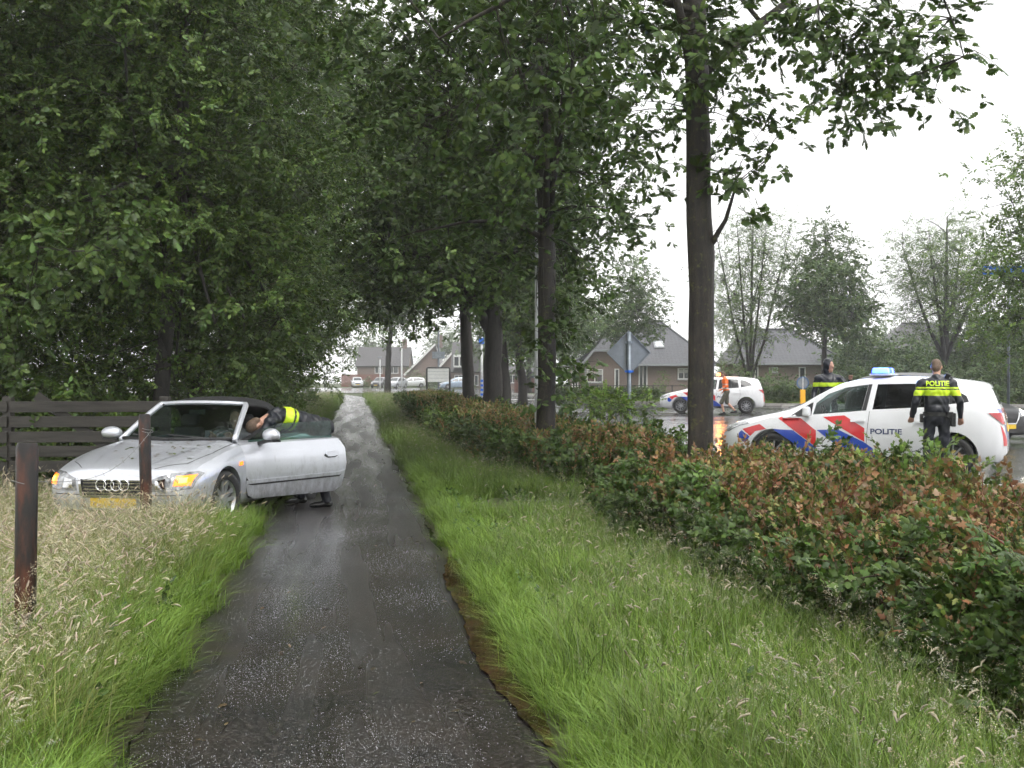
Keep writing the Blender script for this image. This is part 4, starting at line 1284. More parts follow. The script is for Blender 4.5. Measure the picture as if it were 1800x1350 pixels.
def pane(name, tint=(.75, .85, .82), refl=1.0, rough=0.02, clear=1.0):
    m, nt, b, out = new_mat(name)
    nt.nodes.remove(b)
    tr = nd(nt, 'ShaderNodeBsdfTransparent', {'Color': rgba(tint)})
    gl = nd(nt, 'ShaderNodeBsdfGlossy', {'Color': (1, 1, 1, 1), 'Roughness': rough})
    bf = nt.nodes.new('ShaderNodeNewGeometry').outputs['Backfacing']
    ior = nd(nt, 'ShaderNodeMapRange', {'Value': bf, 'To Min': 1.5, 'To Max': 1 / 1.5}).outputs[0]      # the same reflection from either face
    fr = nd(nt, 'ShaderNodeFresnel', {'IOR': ior})
    f = nd(nt, 'ShaderNodeMath', {0: fr.outputs[0], 1: refl}, operation='MULTIPLY', use_clamp=True)
    vo = nd(nt, 'ShaderNodeTexVoronoi', {'Vector': coords(nt, 'Object'), 'Scale': 60.0})
    bp = nd(nt, 'ShaderNodeBump', {'Height': ramp(nt, vo.outputs['Distance'], [(0, 1.0), (.3, 0.0)]), 'Strength': .15, 'Distance': .003})
    nt.links.new(bp.outputs[0], gl.inputs['Normal'])
    ms = nd(nt, 'ShaderNodeMixShader', {0: f.outputs[0], 1: tr.outputs[0], 2: gl.outputs[0]})
    nt.links.new(ms.outputs[0], out.inputs['Surface'])
    return m

def glow(name, col, strength, base=None):
    m, nt, b, _ = new_mat(name)
    n = noise(nt, 40, 2, coords(nt, 'Object'))
    nt.links.new(mix(nt, n, tuple(c * .8 for c in (base or col)), base or col), b.inputs['Base Color'])
    b.inputs['Emission Color'].default_value = rgba(col); b.inputs['Emission Strength'].default_value = strength
    b.inputs['Roughness'].default_value = .15
    return m

MAT['silver'] = paint('silver_paint', (.62, .64, .69), .55, .32, dirt=.5)
MAT['white'] = paint('white_paint', (.74, .75, .77), 0, .25)
MAT['black_paint'] = paint('black_paint', (.012, .013, .015), 0, .35, coat=.15)
MAT['cabin'] = simple('cabin_dark', (.02, .02, .021), .7, bmp=.1)
MAT['rubber'] = simple('tyre_rubber', (.018, .018, .018), .6, var=.3, scale=20, bmp=.2)
MAT['plastic'] = simple('black_plastic', (.015, .015, .016), .45, scale=20)
MAT['alloy'] = simple('alloy_rim', (.42, .43, .45), .3, .8)
MAT['chrome'] = simple('chrome_trim', (.7, .71, .72), .12, 1.0, var=.05)
MAT['glass'] = pane('clear_car_glass', (.62, .72, .69), 1.1)
MAT['glass_dark'] = pane('tinted_car_glass', (.10, .12, .13), 1.1)
MAT['screen'] = pane('windscreen_glass', (.34, .46, .44), 1.0)
MAT['lens'] = simple('headlamp_lens', (.30, .31, .32), .10, .4, coat=1, var=.5, scale=22)
MAT['amber_lit'] = glow('amber_lamp_lit', (1, .13, .004), 1.7, (.8, .3, .05))
MAT['amber_core'] = glow('amber_lamp_core', (1, .42, .06), 4.0, (.9, .5, .1))
MAT['amber'] = simple('amber_lens', (.55, .2, .03), .15, coat=1)
MAT['tail'] = simple('red_lens', (.45, .02, .025), .12, coat=1, var=.25, scale=10)
MAT['livery_red'] = simple('livery_red', (.62, .025, .03), .3, coat=.5, var=.06)
MAT['livery_blue'] = simple('livery_blue', (.02, .065, .42), .3, coat=.5, var=.06)
MAT['livery_ink'] = simple('livery_ink', (.02, .035, .12), .4, var=.1)
MAT['plate'] = simple('yellow_plate', (.75, .50, .04), .4, var=.08)
MAT['gap'] = simple('panel_gap', (.03, .03, .032), .8)
MAT['seat'] = simple('seat_cloth', (.05, .05, .052), .8, var=.3, scale=12, bmp=.2)
MAT['softtop'] = simple('soft_top_cloth', (.012, .012, .013), .75, var=.3, scale=30, bmp=.3)
MAT['blue_lit'] = glow('blue_lamp_lit', (.003, .02, 1.0), 3.2, (.1, .2, .8))
MAT['blue_core'] = glow('blue_lamp_core', (.015, .075, 1.0), 5.0, (.5, .6, .9))
MAT['orange_core'] = glow('orange_beacon_lit', (1.0, .26, .02), 14.0, (.9, .4, .1))
MAT['lamp_white'] = glow('white_headlamp', (1.0, .93, .8), 3.0)
MAT['grey_plastic'] = simple('grey_plastic', (.35, .36, .38), .4)

def wheel(root, b, y, r, rim_kind=5, wd=.2, steer=0.0, rz=None):
    s = -1 if y < 0 else 1
    wr = empty('wheel', (b, y, r)); wr.parent = root
    wr.rotation_euler = (0, 0, steer)
    G_ = Geo()
    h = wd / 2; k = .67
    G_.lathe([(r * k, -h * .9), (r * .8, -h), (r * .95, -h * .92), (r, -h * .6), (r, h * .6), (r * .95, h * .92), (r * .8, h), (r * k, h * .9), (r * k, -h * .9)], 36, 'y')
    G_.build('tyre', MAT['rubber'], wr, smooth=True)
    G_ = Geo(); o = s * h * .75
    G_.lathe([(r * .69, o), (r * .66, o + s * .012), (r * .60, o - s * .02), (r * .58, o - s * .08)], 36, 'y')
    G_.lathe([(r * .15, o - s * .03), (r * .15, o - s * .005), (.001, o)], 18, 'y')
    n = rim_kind
    for i in range(n):
        a = 2 * math.pi * i / n + .2
        c_, s_ = math.cos(a), math.sin(a)
        wv = .09 if n <= 5 else .045
        for off in ((-.05, .05) if n <= 5 else (0,)):
            px, pz = -s_ * off, c_ * off
            G_.bar((c_ * r * .1 + px * .4, o - s * .022, s_ * r * .1 + pz * .4), (c_ * r * .64 + px, o - s * .018, s_ * r * .64 + pz), wv * .55, .02, up=(0, 1, 0))
    G_.build('rim', MAT['alloy'], wr)
    G_ = Geo(); G_.lathe([(.001, o - s * .06), (r * .66, o - s * .06)], 30, 'y'); G_.build('brake_disc', MAT['cabin'], wr)
    return wr

def seat_geo(b, y, z=.28, hd=True):
    G_ = Geo()
    G_.box((b, y, z + .14), (.5, .48, .16)); G_.box((b + .33, y, z + .48), (.14, .46, .6), rot=(0, .22, 0), taper=.85)
    if hd: G_.box((b + .43, y, z + .86), (.09, .24, .16), rot=(0, .15, 0))
    me = G_.mesh('seat'); bevelled(me, .04, 2); me.polygons.foreach_set('use_smooth', [True] * len(me.polygons))
    return me

# ---------------------------------------------------------------- white police hatchback
BC = dict(
    zt=[(0, .58), (.03, .68), (.12, .755), (.35, .84), (.7, .92), (1.02, .995), (1.2, 1.06), (1.6, 1.29), (1.95, 1.455), (2.3, 1.525), (2.8, 1.555), (3.3, 1.545), (3.8, 1.495), (4.08, 1.445), (4.15, 1.37), (4.23, 1.18), (4.29, 1.02), (4.33, .86), (4.36, .68)],
    zr=[(0, .55), (.03, .64), (.12, .73), (.35, .82), (.7, .90), (1.02, .97), (1.2, 1.02), (1.6, 1.24), (1.95, 1.41), (2.3, 1.475), (2.8, 1.50), (3.3, 1.49), (3.8, 1.44), (4.08, 1.39), (4.15, 1.32), (4.23, 1.15), (4.29, 1.0), (4.33, .84), (4.36, .66)],
    zl=[(0, .52), (.05, .60), (.2, .69), (.57, .79), (.87, .88), (1.1, .905), (1.5, .915), (2.3, .985), (3.1, 1.04), (3.8, 1.085), (4.2, 1.07), (4.29, .94), (4.33, .78), (4.36, .62)],
    ym=[(0, .52), (.03, .63), (.10, .73), (.25, .81), (.6, .875), (1.0, .888), (3.6, .893), (4.0, .875), (4.2, .82), (4.3, .74), (4.36, .58)],
    yb=[(0, .47), (.03, .58), (.10, .68), (.25, .76), (.6, .83), (1.0, .845), (3.6, .845), (4.0, .82), (4.2, .765), (4.3, .69), (4.36, .53)],
    yr=[(0, .40), (.12, .5), (.6, .60), (1.1, .64), (1.5, .645), (2, .61), (2.6, .60), (3.4, .58), (4.0, .54), (4.2, .56), (4.36, .45)],
    zm=[(0, .42), (.3, .52), (1, .60), (3.6, .62), (4.36, .55)], zb=[(0, .26), (.1, .2), (4.25, .25), (4.36, .38)])

def police_car(label):
    L = 4.36
    root = empty('police_car'); tag(root, label, 'police car', 'white police cars')
    full = shell(BC, 0, L, 72)
    bv = bvh_of(full)
    cav = shell(BC, 1.18, 4.1, 40, (.07, .05, .36), 1)
    me = boolean(full, cav)
    W1 = [(1.53, .94), (1.57, 1.12), (1.75, 1.265), (2.02, 1.37), (2.36, 1.42), (2.28, 1.01)]
    W2 = [(2.44, 1.03), (2.50, 1.425), (3.0, 1.435), (3.27, 1.42), (3.30, 1.08)]
    W3 = [(3.38, 1.10), (3.36, 1.40), (3.58, 1.37), (3.80, 1.25), (3.84, 1.16)]
    cs = []
    for Wp in (W1, W2, W3):
        G_ = Geo(); G_.prism(Wp, -1.2, 1.2, lambda u, v, a: (u, a, v)); cs.append(G_)
    G_ = Geo(); G_.prism([(1.28, -.55), (1.28, .55), (1.86, .50), (1.86, -.50)], .9, 2.0, lambda u, v, a: (u, v, a)); cs.append(G_)
    G_ = Geo(); G_.prism([(-.55, 1.12), (.55, 1.12), (.46, 1.37), (-.46, 1.37)], 4.0, 4.8, lambda u, v, a: (a, u, v)); cs.append(G_)
    me = boolean(me, join_cut(*cs))
    cs = []
    for b in (.90, 3.60):
        for s in (-1, 1):
            cs.append(cylinder_y(b, .33, .375, s * .60, s * 1.1))
    me = boolean(me, join_cut(*cs))
    smooth_by_angle(me, 32)
    link('body', me, root, [MAT['white'], MAT['cabin']])
    for i, (Wp, mt) in enumerate(((W1, 'glass'), (W2, 'glass_dark'), (W3, 'glass_dark'))):
        for s in (-1, 1):
            decal('side_window', bv, side(Wp, s), (0, -s, 0), -.006, MAT[mt], root, .12)
    decal('windscreen', bv, top([(1.26, -.56), (1.26, .56), (1.88, .51), (1.88, -.51)]), (0, 0, -1), -.004, MAT['screen'], root, .12)
    decal('rear_window', bv, rear([(-.57, 1.11), (.57, 1.11), (.47, 1.38), (-.47, 1.38)], L), (-1, 0, 0), -.004, MAT['glass_dark'], root, .12)
    for s in (-1, 1):
        decal('window_trim', bv, side([(1.14, .885), (1.37, 1.05), (1.52, 1.135), (1.51, .925)], s), (0, -s, 0), .004, MAT['plastic'], root)
        decal('window_trim', bv, side([(2.285, 1.01), (2.365, 1.42), (2.42, 1.425), (2.35, 1.015)], s), (0, -s, 0), .004, MAT['plastic'], root)
        decal('sill_trim', bv, side([(1.35, .20), (1.35, .29), (3.2, .31), (3.2, .22)], s), (0, -s, 0), .004, MAT['plastic'], root, .3)
        # livery
        for nm, mt, poly in (('red_stripe', 'livery_red', [(.99, .875), (1.10, .925), (1.13, .87), (1.34, .885), (1.59, .69), (1.59, .43)]),
                             ('red_stripe', 'livery_red', [(1.69, .905), (2.02, .935), (2.33, .74), (2.33, .53)]),
                             ('blue_stripe', 'livery_blue', [(.90, .70), (1.22, .69), (1.58, .43), (1.58, .32), (1.30, .40), (1.26, .47)]),
                             ('blue_stripe', 'livery_blue', [(1.60, .70), (1.93, .715), (2.33, .52), (2.55, .36), (2.55, .30), (2.1, .32)]),
                             ('red_stripe', 'livery_red', [(.40, .69), (.69, .775), (.80, .70), (.62, .66), (.54, .58)]),
                             ('blue_stripe', 'livery_blue', [(.34, .62), (.39, .67), (.53, .57), (.46, .48), (.36, .5)])):
            decal(nm, bv, side(poly, s), (0, -s, 0), .0035, MAT[mt], root, .07)
        letter('lettering', 'POLITIE', .115, bv, ((2.65, s * 1.5, .69), (-s * -1.0 if s < 0 else -1.0, 0, 0) if s > 0 else (1, 0, 0), (0, 0, 1)), (0, -s, 0), .004, MAT['livery_ink'], root, .003, 1.2)
        seam('door_seam', bv, [(2.40, s * 1.5, 1.0), (2.36, s * 1.5, .6), (2.36, s * 1.5, .32)], (0, -s, 0), MAT['gap'], root)
        seam('door_seam', bv, [(1.18, s * 1.5, .86), (1.30, s * 1.5, .5), (1.33, s * 1.5, .32)], (0, -s, 0), MAT['gap'], root)
        seam('door_seam', bv, [(3.33, s * 1.5, 1.06), (3.36, s * 1.5, .75), (3.15, s * 1.5, .4)], (0, -s, 0), MAT['gap'], root)
        for hb in (2.12, 3.08):
            h = decal('door_handle', bv, side([(hb, .83), (hb + .22, .84), (hb + .22, .875), (hb, .865)], s), (0, -s, 0), .03, MAT['white'], root, .05, .03)
        # mirror
        G_ = Geo(); G_.box((1.46, s * .98, .99), (.12, .22, .16), taper=.85)
        mm = G_.mesh('mirror'); bevelled(mm, .035, 3); smooth_by_angle(mm, 50)
        mo = link('mirror', mm, root, MAT['white'])
        G_ = Geo(); G_.box((1.44, s * .87, .93), (.06, .12, .05)); G_.build('mirror_arm', MAT['plastic'], mo)
        # lamps
        decal('headlight', bv, front([(s * .42, .62), (s * .46, .73), (s * .70, .80), (s * .80, .78), (s * .74, .64)]), (1, 0, 0), .012, MAT['lens'], root, .06, .012)
        tl = decal('tail_light', bv, [(b + .5, s * 1.4, z) for b, z in [(3.82, .995), (4.0, 1.0), (4.3, .98), (4.34, .86), (4.24, .80), (4.04, .83)]], (-.35, -s * .94, 0), .014, MAT['tail'], root, .06, .014)
        decal('tail_light_reverse', bv, [(b + .5, s * 1.4, z) for b, z in [(4.12, .875), (4.30, .885), (4.31, .84), (4.14, .83)]], (-.35, -s * .94, 0), .017, MAT['lens'], tl, .06)
    for nm, mt, q in (('blue_stripe', 'livery_blue', [(-.75, 1.06), (-.55, 1.06), (-.25, .62), (-.45, .5)]), ('red_stripe', 'livery_red', [(-.5, 1.06), (-.1, 1.06), (-.1, .8), (-.3, .75)]), ('red_stripe', 'livery_red', [(-.76, .82), (-.5, .5), (-.7, .5)]),
                      ('blue_stripe', 'livery_blue', [(.55, 1.06), (.75, 1.06), (.45, .5), (.25, .62)]), ('red_stripe', 'livery_red', [(.1, 1.06), (.5, 1.06), (.3, .75), (.1, .8)])):
        decal(nm, bv, rear(q, L), (-1, 0, 0), .0035, MAT[mt], root, .08)
    decal('number_plate', bv, rear([(-.27, .70), (.27, .70), (.27, .82), (-.27, .82)], L), (-1, 0, 0), .012, MAT['plate'], root, .2, .01)
    decal('plate_trim', bv, rear([(-.4, .845), (.4, .845), (.4, .885), (-.4, .885)], L), (-1, 0, 0), .02, MAT['chrome'], root, .2, .02)
    decal('grille', bv, front([(-.38, .50), (-.44, .66), (.44, .66), (.38, .50)]), (1, 0, 0), .008, MAT['plastic'], root, .1, .01)
    decal('bumper_intake', bv, front([(-.55, .28), (-.6, .40), (.6, .40), (.55, .28)]), (1, 0, 0), .006, MAT['plastic'], root, .1)
    seam('bonnet_seam', bv, [(.20, -.5, 2), (.7, -.72, 2), (1.12, -.74, 2)], (0, 0, -1), MAT['gap'], root)
    seam('bonnet_seam', bv, [(.20, .5, 2), (.7, .72, 2), (1.12, .74, 2)], (0, 0, -1), MAT['gap'], root)
    G_ = Geo(); G_.tube([(1.08, -.45, 1.04), (1.2, 0, 1.085), (1.28, .3, 1.13)], .01, 5); G_.build('wiper', MAT['plastic'], root)
    # roof light bar
    lb_ = empty('light_bar', (2.52, 0, 1.565)); lb_.parent = root
    G_ = Geo(); G_.box((0, 0, .012), (.34, 1.05, .03)); mm = G_.mesh('bar_base'); bevelled(mm, .01, 2); link('bar_base', mm, lb_, MAT['white'])
    for k, (y0, y1, mt) in enumerate(((-.56, -.31, 'blue_core'), (-.29, -.05, 'blue_lit'), (-.03, .21, 'blue_core'), (.23, .56, 'glass'))):
        G_ = Geo(); G_.box((0, (y0 + y1) / 2, .075), (.26, y1 - y0, .085), taper=.88); mm = G_.mesh('lamp'); bevelled(mm, .02, 2); smooth_by_angle(mm, 50)
        link('lamp', mm, lb_, MAT[mt])
    G_ = Geo(); G_.tube([(0, .26, .07), (0, .52, .07)], .05, 12); G_.build('lamp_housing', MAT['grey_plastic'], lb_, smooth=True)
    pl = bpy.data.lights.new('beacon_light', 'POINT'); pl.energy = 45; pl.color = (.05, .25, 1.0); pl.shadow_soft_size = .12
    po = bpy.data.objects.new('beacon_light', pl); COL.objects.link(po); po.parent = lb_; po.location = (0, -.15, .22)
    # inside
    for y in (-.36, .36): link('seat', seat_geo(1.95, y), root, MAT['seat'])
    me = seat_geo(2.85, -.33); link('rear_seat', me, root, MAT['seat']); link('rear_seat', seat_geo(2.85, .33), root, MAT['seat'])
    G_ = Geo(); G_.box((1.36, 0, .82), (.35, 1.3, .2)); mm = G_.mesh('dashboard'); bevelled(mm, .06, 2); link('dashboard', mm, root, MAT['cabin'])
    G_ = Geo(); a_ = [(1.66 - .06 * math.cos(t), -.37 + .18 * math.sin(t), .92 + .16 * math.cos(t)) for t in np.linspace(0, 6.283, 20)]; G_.tube(a_, .014, 6, cap=False); G_.build('steering_wheel', MAT['plastic'], root)
    for b in (.90, 3.60):
        for s in (-1, 1): wheel(root, b, s * .775, .325, 10)
    return root

PC = police_car('nearest white police car with blue lights flashing beside the hedge')
PC.location = (3.75, 19.5, .106)
PC.rotation_euler = (0, 0, R(-25))      # nose turned a little away from us
PC2 = copy_tree(PC)
PC2['label'] = 'farther white police car with an orange beacon, behind the walking man'
a_ = R(-10); bx, by = math.cos(a_), math.sin(a_)
PC2.location = (6.37, 48.9, .106); PC2.rotation_euler = (0, 0, a_)
def children_rec(o):
    for c in o.children:
        yield c
        yield from children_rec(c)
for o in list(children_rec(PC2)):
    if o.type == 'LIGHT':
        o.data = o.data.copy(); o.data.color = (1.0, .28, .03); o.data.energy = 60
        continue
    if o.name.startswith('lamp') and o.type == 'MESH' and not o.name.startswith('lamp_housing'):
        for sl_ in o.material_slots:
            sl_.link = 'OBJECT'; sl_.material = MAT['orange_core'] if sl_.material != MAT['glass'] else MAT['glass']

# ---------------------------------------------------------------- silver convertible
AC = dict(
    zt=[(0, .60), (.03, .675), (.10, .72), (.3, .775), (.7, .85), (1.1, .915), (1.4, .95), (1.6, .955), (3.4, .96), (4.0, .97), (4.35, .95), (4.5, .90), (4.55, .75), (4.57, .6)],
    zr=[(0, .575), (.03, .645), (.10, .69), (.3, .755), (.7, .835), (1.1, .90), (1.4, .935), (1.6, .94), (3.4, .945), (4.0, .955), (4.35, .935), (4.5, .88), (4.55, .73), (4.57, .58)],
    zl=[(0, .50), (.03, .56), (.10, .62), (.3, .69), (.7, .785), (1.1, .85), (1.4, .88), (2.8, .905), (3.6, .92), (4.3, .90), (4.5, .84), (4.55, .7), (4.57, .55)],
    ym=[(0, .62), (.03, .71), (.10, .775), (.25, .83), (.6, .87), (1.0, .882), (3.6, .886), (4.2, .85), (4.45, .77), (4.57, .58)],
    yb=[(0, .57), (.03, .66), (.10, .72), (.25, .765), (.6, .80), (1.0, .81), (3.6, .81), (4.2, .78), (4.45, .70), (4.57, .53)],
    yr=[(0, .46), (.10, .52), (.3, .56), (1.2, .62), (3.5, .6), (4.2, .58), (4.57, .4)],
    zm=[(0, .40), (.3, .48), (1, .56), (3.6, .56), (4.57, .5)], zb=[(0, .24), (.1, .19), (4.4, .22), (4.57, .34)])
CR = empty('convertible_car', (-4.17, 11.9, -.02), R(79.3))
tag(CR, 'silver convertible with black soft top, hazard lights on and driver door open', 'car')
LA = 4.57
full = shell(AC, 0, LA, 72); bvA = bvh_of(full)
G1 = Geo(); G1.prism([(1.46, -.64), (1.46, .64), (3.15, .66), (3.15, -.66)], .34, 1.6, lambda u, v, a: (u, v, a))
me = boolean(full, join_cut(G1))
cs = [cylinder_y(b, .32, .36, s * .60, s * 1.1) for b in (.88, 3.53) for s in (-1, 1)]
me = boolean(me, join_cut(*cs))
DOOR = [(1.375, 1.2), (1.34, .80), (1.36, .45), (1.42, .30), (1.50, .255), (2.70, .255), (2.80, .32), (2.86, .60), (2.845, .80), (2.79, .90), (2.72, 1.2)]
Gd = Geo(); Gd.prism(DOOR, -1.2, -.635, lambda u, v, a: (u, a, v))
dcut = Gd.mesh('d', False, True); dcut2 = dcut.copy()
door_me = boolean(me.copy(), dcut, 'INTERSECT')
body_me = boolean(me, dcut2)
smooth_by_angle(body_me, 32); smooth_by_angle(door_me, 32)
link('body', body_me, CR, [MAT['silver'], MAT['cabin']])
HINGE = Vector((1.37, -.85, 0))
door_me.transform(Matrix.Translation(-HINGE))
bvD = bvh_of(door_me)
door = link('door', door_me, CR, [MAT['silver'], MAT['cabin']]); door['label'] = 'open driver door, mud spattered'
door.location = HINGE; door.rotation_euler = (0, 0, R(-31))
def dside(poly): return [(b - HINGE.x, -1.0, z) for b, z in poly]
decal('door_handle', bvD, dside([(2.52, .725), (2.54, .75), (2.70, .76), (2.73, .745), (2.72, .705), (2.66, .69), (2.56, .69)]), (0, 1, 0), .022, MAT['silver'], door, .05, .02)
decal('handle_recess', bvD, dside([(2.51, .70), (2.53, .735), (2.72, .745), (2.74, .71), (2.68, .675), (2.56, .675)]), (0, 1, 0), .003, MAT['gap'], door, .06)
decal('trim_strip', bvD, dside([(1.37, .435), (1.37, .475), (2.84, .50), (2.84, .46)]), (0, 1, 0), .016, MAT['silver'], door, .12, .014)
decal('trim_shadow_line', bvD, dside([(1.37, .413), (1.37, .435), (2.84, .46), (2.84, .438)]), (0, 1, 0), .004, MAT['gap'], door, .12)
G_ = Geo(); G_.prism([(1.50, .93), (1.72, 1.06), (1.95, 1.115), (2.72, 1.12), (2.74, .90), (1.5, .88)], -.70, -.705, lambda u, v, a: (u - HINGE.x, a - HINGE.y - .04, v))
G_.build('door_glass', pane('door_glass', (.45, .62, .58), 1.2), door)
G_ = Geo(); G_.prism([(1.40, .93), (1.43, .945), (1.70, 1.075), (1.70, .93)], -.72, -.74, lambda u, v, a: (u - HINGE.x, a - HINGE.y, v)); G_.build('window_trim', MAT['plastic'], door)
def car_mirror(parent, o, s):
    G_ = Geo(); G_.ball((o[0], o[1], o[2]), (.085, .135, .082), 20)
    mm = G_.mesh('mirror')
    for v in mm.vertices:
        if v.co.x > o[0] + .045: v.co.x = o[0] + .045
        if v.co.z < o[2] - .055: v.co.z = o[2] - .055
    mm.polygons.foreach_set('use_smooth', [True] * len(mm.polygons))
    m_ = link('mirror', mm, parent, MAT['silver'])
    G_ = Geo(); G_.box((o[0], o[1], o[2] - .066), (.12, .20, .02)); G_.bar((o[0], o[1] - s * .06, o[2] - .06), (o[0] - .02, o[1] - s * .2, o[2] - .10), .07, .035); G_.build('mirror_base', MAT['plastic'], m_)
    return m_
car_mirror(door, (.26, -.16, .99), -1)
car_mirror(CR, (1.68, .99, .99), 1)
# windscreen frame and glass
def ws(u, t):
    b0_, b1_ = 1.42 - .20 * (1 - u * u), 2.10 - .09 * (1 - u * u)
    return Vector((b0_ + (b1_ - b0_) * t, u * (.71 + (.555 - .71) * t), .935 + (1.335 + .02 * (1 - u * u) - .935) * t + .05 * math.sin(math.pi * t) * .3))
G_ = Geo(); NU, NT = 16, 8
V = [ws(-1 + 2 * i / NU, j / NT) for j in range(NT + 1) for i in range(NU + 1)]
F = [(j * (NU + 1) + i, j * (NU + 1) + i + 1, (j + 1) * (NU + 1) + i + 1, (j + 1) * (NU + 1) + i) for j in range(NT) for i in range(NU)]
G_.add(V, F); G_.build('windscreen', MAT['screen'], CR, smooth=True)
G_ = Geo()
edge = [ws(-1, t) for t in np.linspace(-.02, .93, 8)] + [ws(-.985, .985)] + [ws(u, 1.0) for u in np.linspace(-.93, .93, 13)] + [ws(.985, .985)] + [ws(1, t) for t in np.linspace(.93, -.02, 8)]
G_.tube(edge, [.036] * 8 + [.035] + [.027] * 13 + [.035] + [.036] * 8, 8); G_.build('windscreen_frame', MAT['silver'], CR, smooth=True)
G_ = Geo(); G_.tube([ws(u, .015) + Vector((-.01, 0, .006)) for u in np.linspace(-.97, .97, 15)], .022, 6); G_.build('cowl', MAT['plastic'], CR)
for u0, u1 in ((-.75, .05), (.0, .8)):
    G_ = Geo(); G_.tube([ws(u0, .0) + Vector((-.03, 0, .02)), ws((u0 + u1) / 2, .05) + Vector((-.02, 0, .02)), ws(u1, .09) + Vector((-.015, 0, .018))], .009, 5); G_.build('wiper', MAT['plastic'], CR)
G_ = Geo(); G_.box((1.93, 0, 1.24), (.03, .2, .06)); G_.build('rear_view_mirror', MAT['plastic'], CR)
# soft top
G_ = Geo(); bs_ = np.linspace(2.06, 3.78, 26); NS = 14; V = []
for b in bs_:
    zt_ = float(pchip([(2.06, 1.365), (2.45, 1.395), (2.85, 1.37), (3.2, 1.25), (3.5, 1.10), (3.78, .965)], b)); ye = float(pchip([(2.06, .54), (2.6, .60), (3.0, .67), (3.5, .69), (3.78, .60)], b))
    ze = float(pchip([(2.06, 1.30), (2.5, 1.27), (2.72, 1.18), (2.86, .94), (3.2, .925), (3.78, .93)], b)); yt = float(pchip([(2.06, .44), (2.6, .47), (3.2, .48), (3.78, .5)], b))
    half = catmull([(0, zt_), (yt * .6, zt_ - .012), (yt, zt_ - .05), (yt + (ye - yt) * .55, zt_ - .05 + (ze - zt_ + .05) * .4), (ye, ze)], NS)
    V += [(b, -y, z) for y, z in half[::-1]] + [(b, y, z) for y, z in half[1:]]
n_ = 2 * NS - 1
G_.add(V, [(j * n_ + i, j * n_ + i + 1, (j + 1) * n_ + i + 1, (j + 1) * n_ + i) for j in range(len(bs_) - 1) for i in range(n_ - 1)])
mm = G_.mesh('soft_top', True); b_ = bmesh.new(); b_.from_mesh(mm); bmesh.ops.solidify(b_, geom=b_.faces[:], thickness=.03); b_.to_mesh(mm); b_.free()
link('soft_top', mm, CR, MAT['softtop'])
# nose
gr = decal('grille', bvA, front([(-.36, .42), (-.39, .60), (.39, .60), (.36, .42)]), (1, 0, 0), .006, MAT['plastic'], CR, .08, .01)
for z in (.45, .485, .52, .555, .58):
    seam('grille_slat', bvA, [(-.8, -.34, z), (-.8, 0, z), (-.8, .34, z)], (1, 0, 0), MAT['chrome'], gr, .008, .014)
for a, b in (((-.36, .415), (.36, .415)), ((-.39, .605), (.39, .605)), ((-.36, .415), (-.39, .605)), ((.36, .415), (.39, .605))):
    seam('grille_frame', bvA, [(-.8, a[0], a[1]), (-.8, b[0], b[1])], (1, 0, 0), MAT['chrome'], gr, .03, .018)
for k in range(4):
    y = -.1275 + .085 * k
    G_ = Geo(); G_.tube([(-.022 - .006 * (k % 2), y + .058 * math.cos(t), .535 + .058 * math.sin(t)) for t in np.linspace(0, 6.283, 28)], .0085, 6, cap=False)
    G_.build('emblem_ring', MAT['chrome'], gr, smooth=True)
for s in (-1, 1):
    hl_ = decal('headlight', bvA, front([(s * .42, .47), (s * .44, .60), (s * .60, .655), (s * .80, .665), (s * .83, .64), (s * .80, .50), (s * .62, .47)]), (1, 0, 0), .010, MAT['lens'], CR, .05, .01)
    decal('indicator', bvA, front([(s * .66, .53), (s * .67, .625), (s * .805, .635), (s * .79, .53)]), (1, 0, 0), .014, MAT['amber_lit'], hl_, .05)
    decal('lamp_core', bvA, front([(s * .70, .555), (s * .70, .605), (s * .76, .61), (s * .76, .56)]), (1, 0, 0), .016, MAT['amber_core'], hl_, .05)
    decal('reflector', bvA, front([(s * .47, .50), (s * .47, .58), (s * .57, .60), (s * .58, .50)]), (1, 0, 0), .013, MAT['chrome'], hl_, .05)
    seam('bonnet_seam', bvA, [(.09, s * .42, 2), (.35, s * .66, 2), (.8, s * .73, 2), (1.38, s * .735, 2)], (0, 0, -1), MAT['gap'], CR, .008)
    seam('bonnet_crease', bvA, [(.08, s * .30, 2), (.5, s * .42, 2), (1.25, s * .55, 2)], (0, 0, -1), MAT['silver'], CR, .02, .006)
    decal('side_repeater', bvA, side([(1.18, .66), (1.18, .70), (1.26, .705), (1.26, .665)], s), (0, -s, 0), .008, MAT['amber_lit'], CR, .05, .01)
    decal('tail_light', bvA, rear([(s * .45, .66), (s * .45, .80), (s * .74, .80), (s * .74, .66)], LA), (-1, 0, 0), .01, MAT['tail'], CR, .08, .01)
seam('bumper_seam', bvA, [(-.8, -.80, .44), (-.8, 0, .42), (-.8, .80, .44)], (1, 0, 0), MAT['gap'], CR, .008)
decal('number_plate', bvA, front([(-.26, .295), (.26, .295), (.26, .405), (-.26, .405)]), (1, 0, 0), .012, MAT['plate'], CR, .2, .01)
decal('bumper_intake', bvA, front([(-.6, .22), (-.62, .27), (.62, .27), (.6, .22)]), (1, 0, 0), .005, MAT['plastic'], CR, .1)
for y in (-.36, .36): link('seat', seat_geo(2.05, y, .26), CR, MAT['seat'])
link('rear_seat', seat_geo(2.85, 0, .26, False), CR, MAT['seat'])
G_ = Geo(); G_.box((1.62, 0, .80), (.34, 1.25, .22)); mm = G_.mesh('dashboard'); bevelled(mm, .06, 2); link('dashboard', mm, CR, MAT['cabin'])
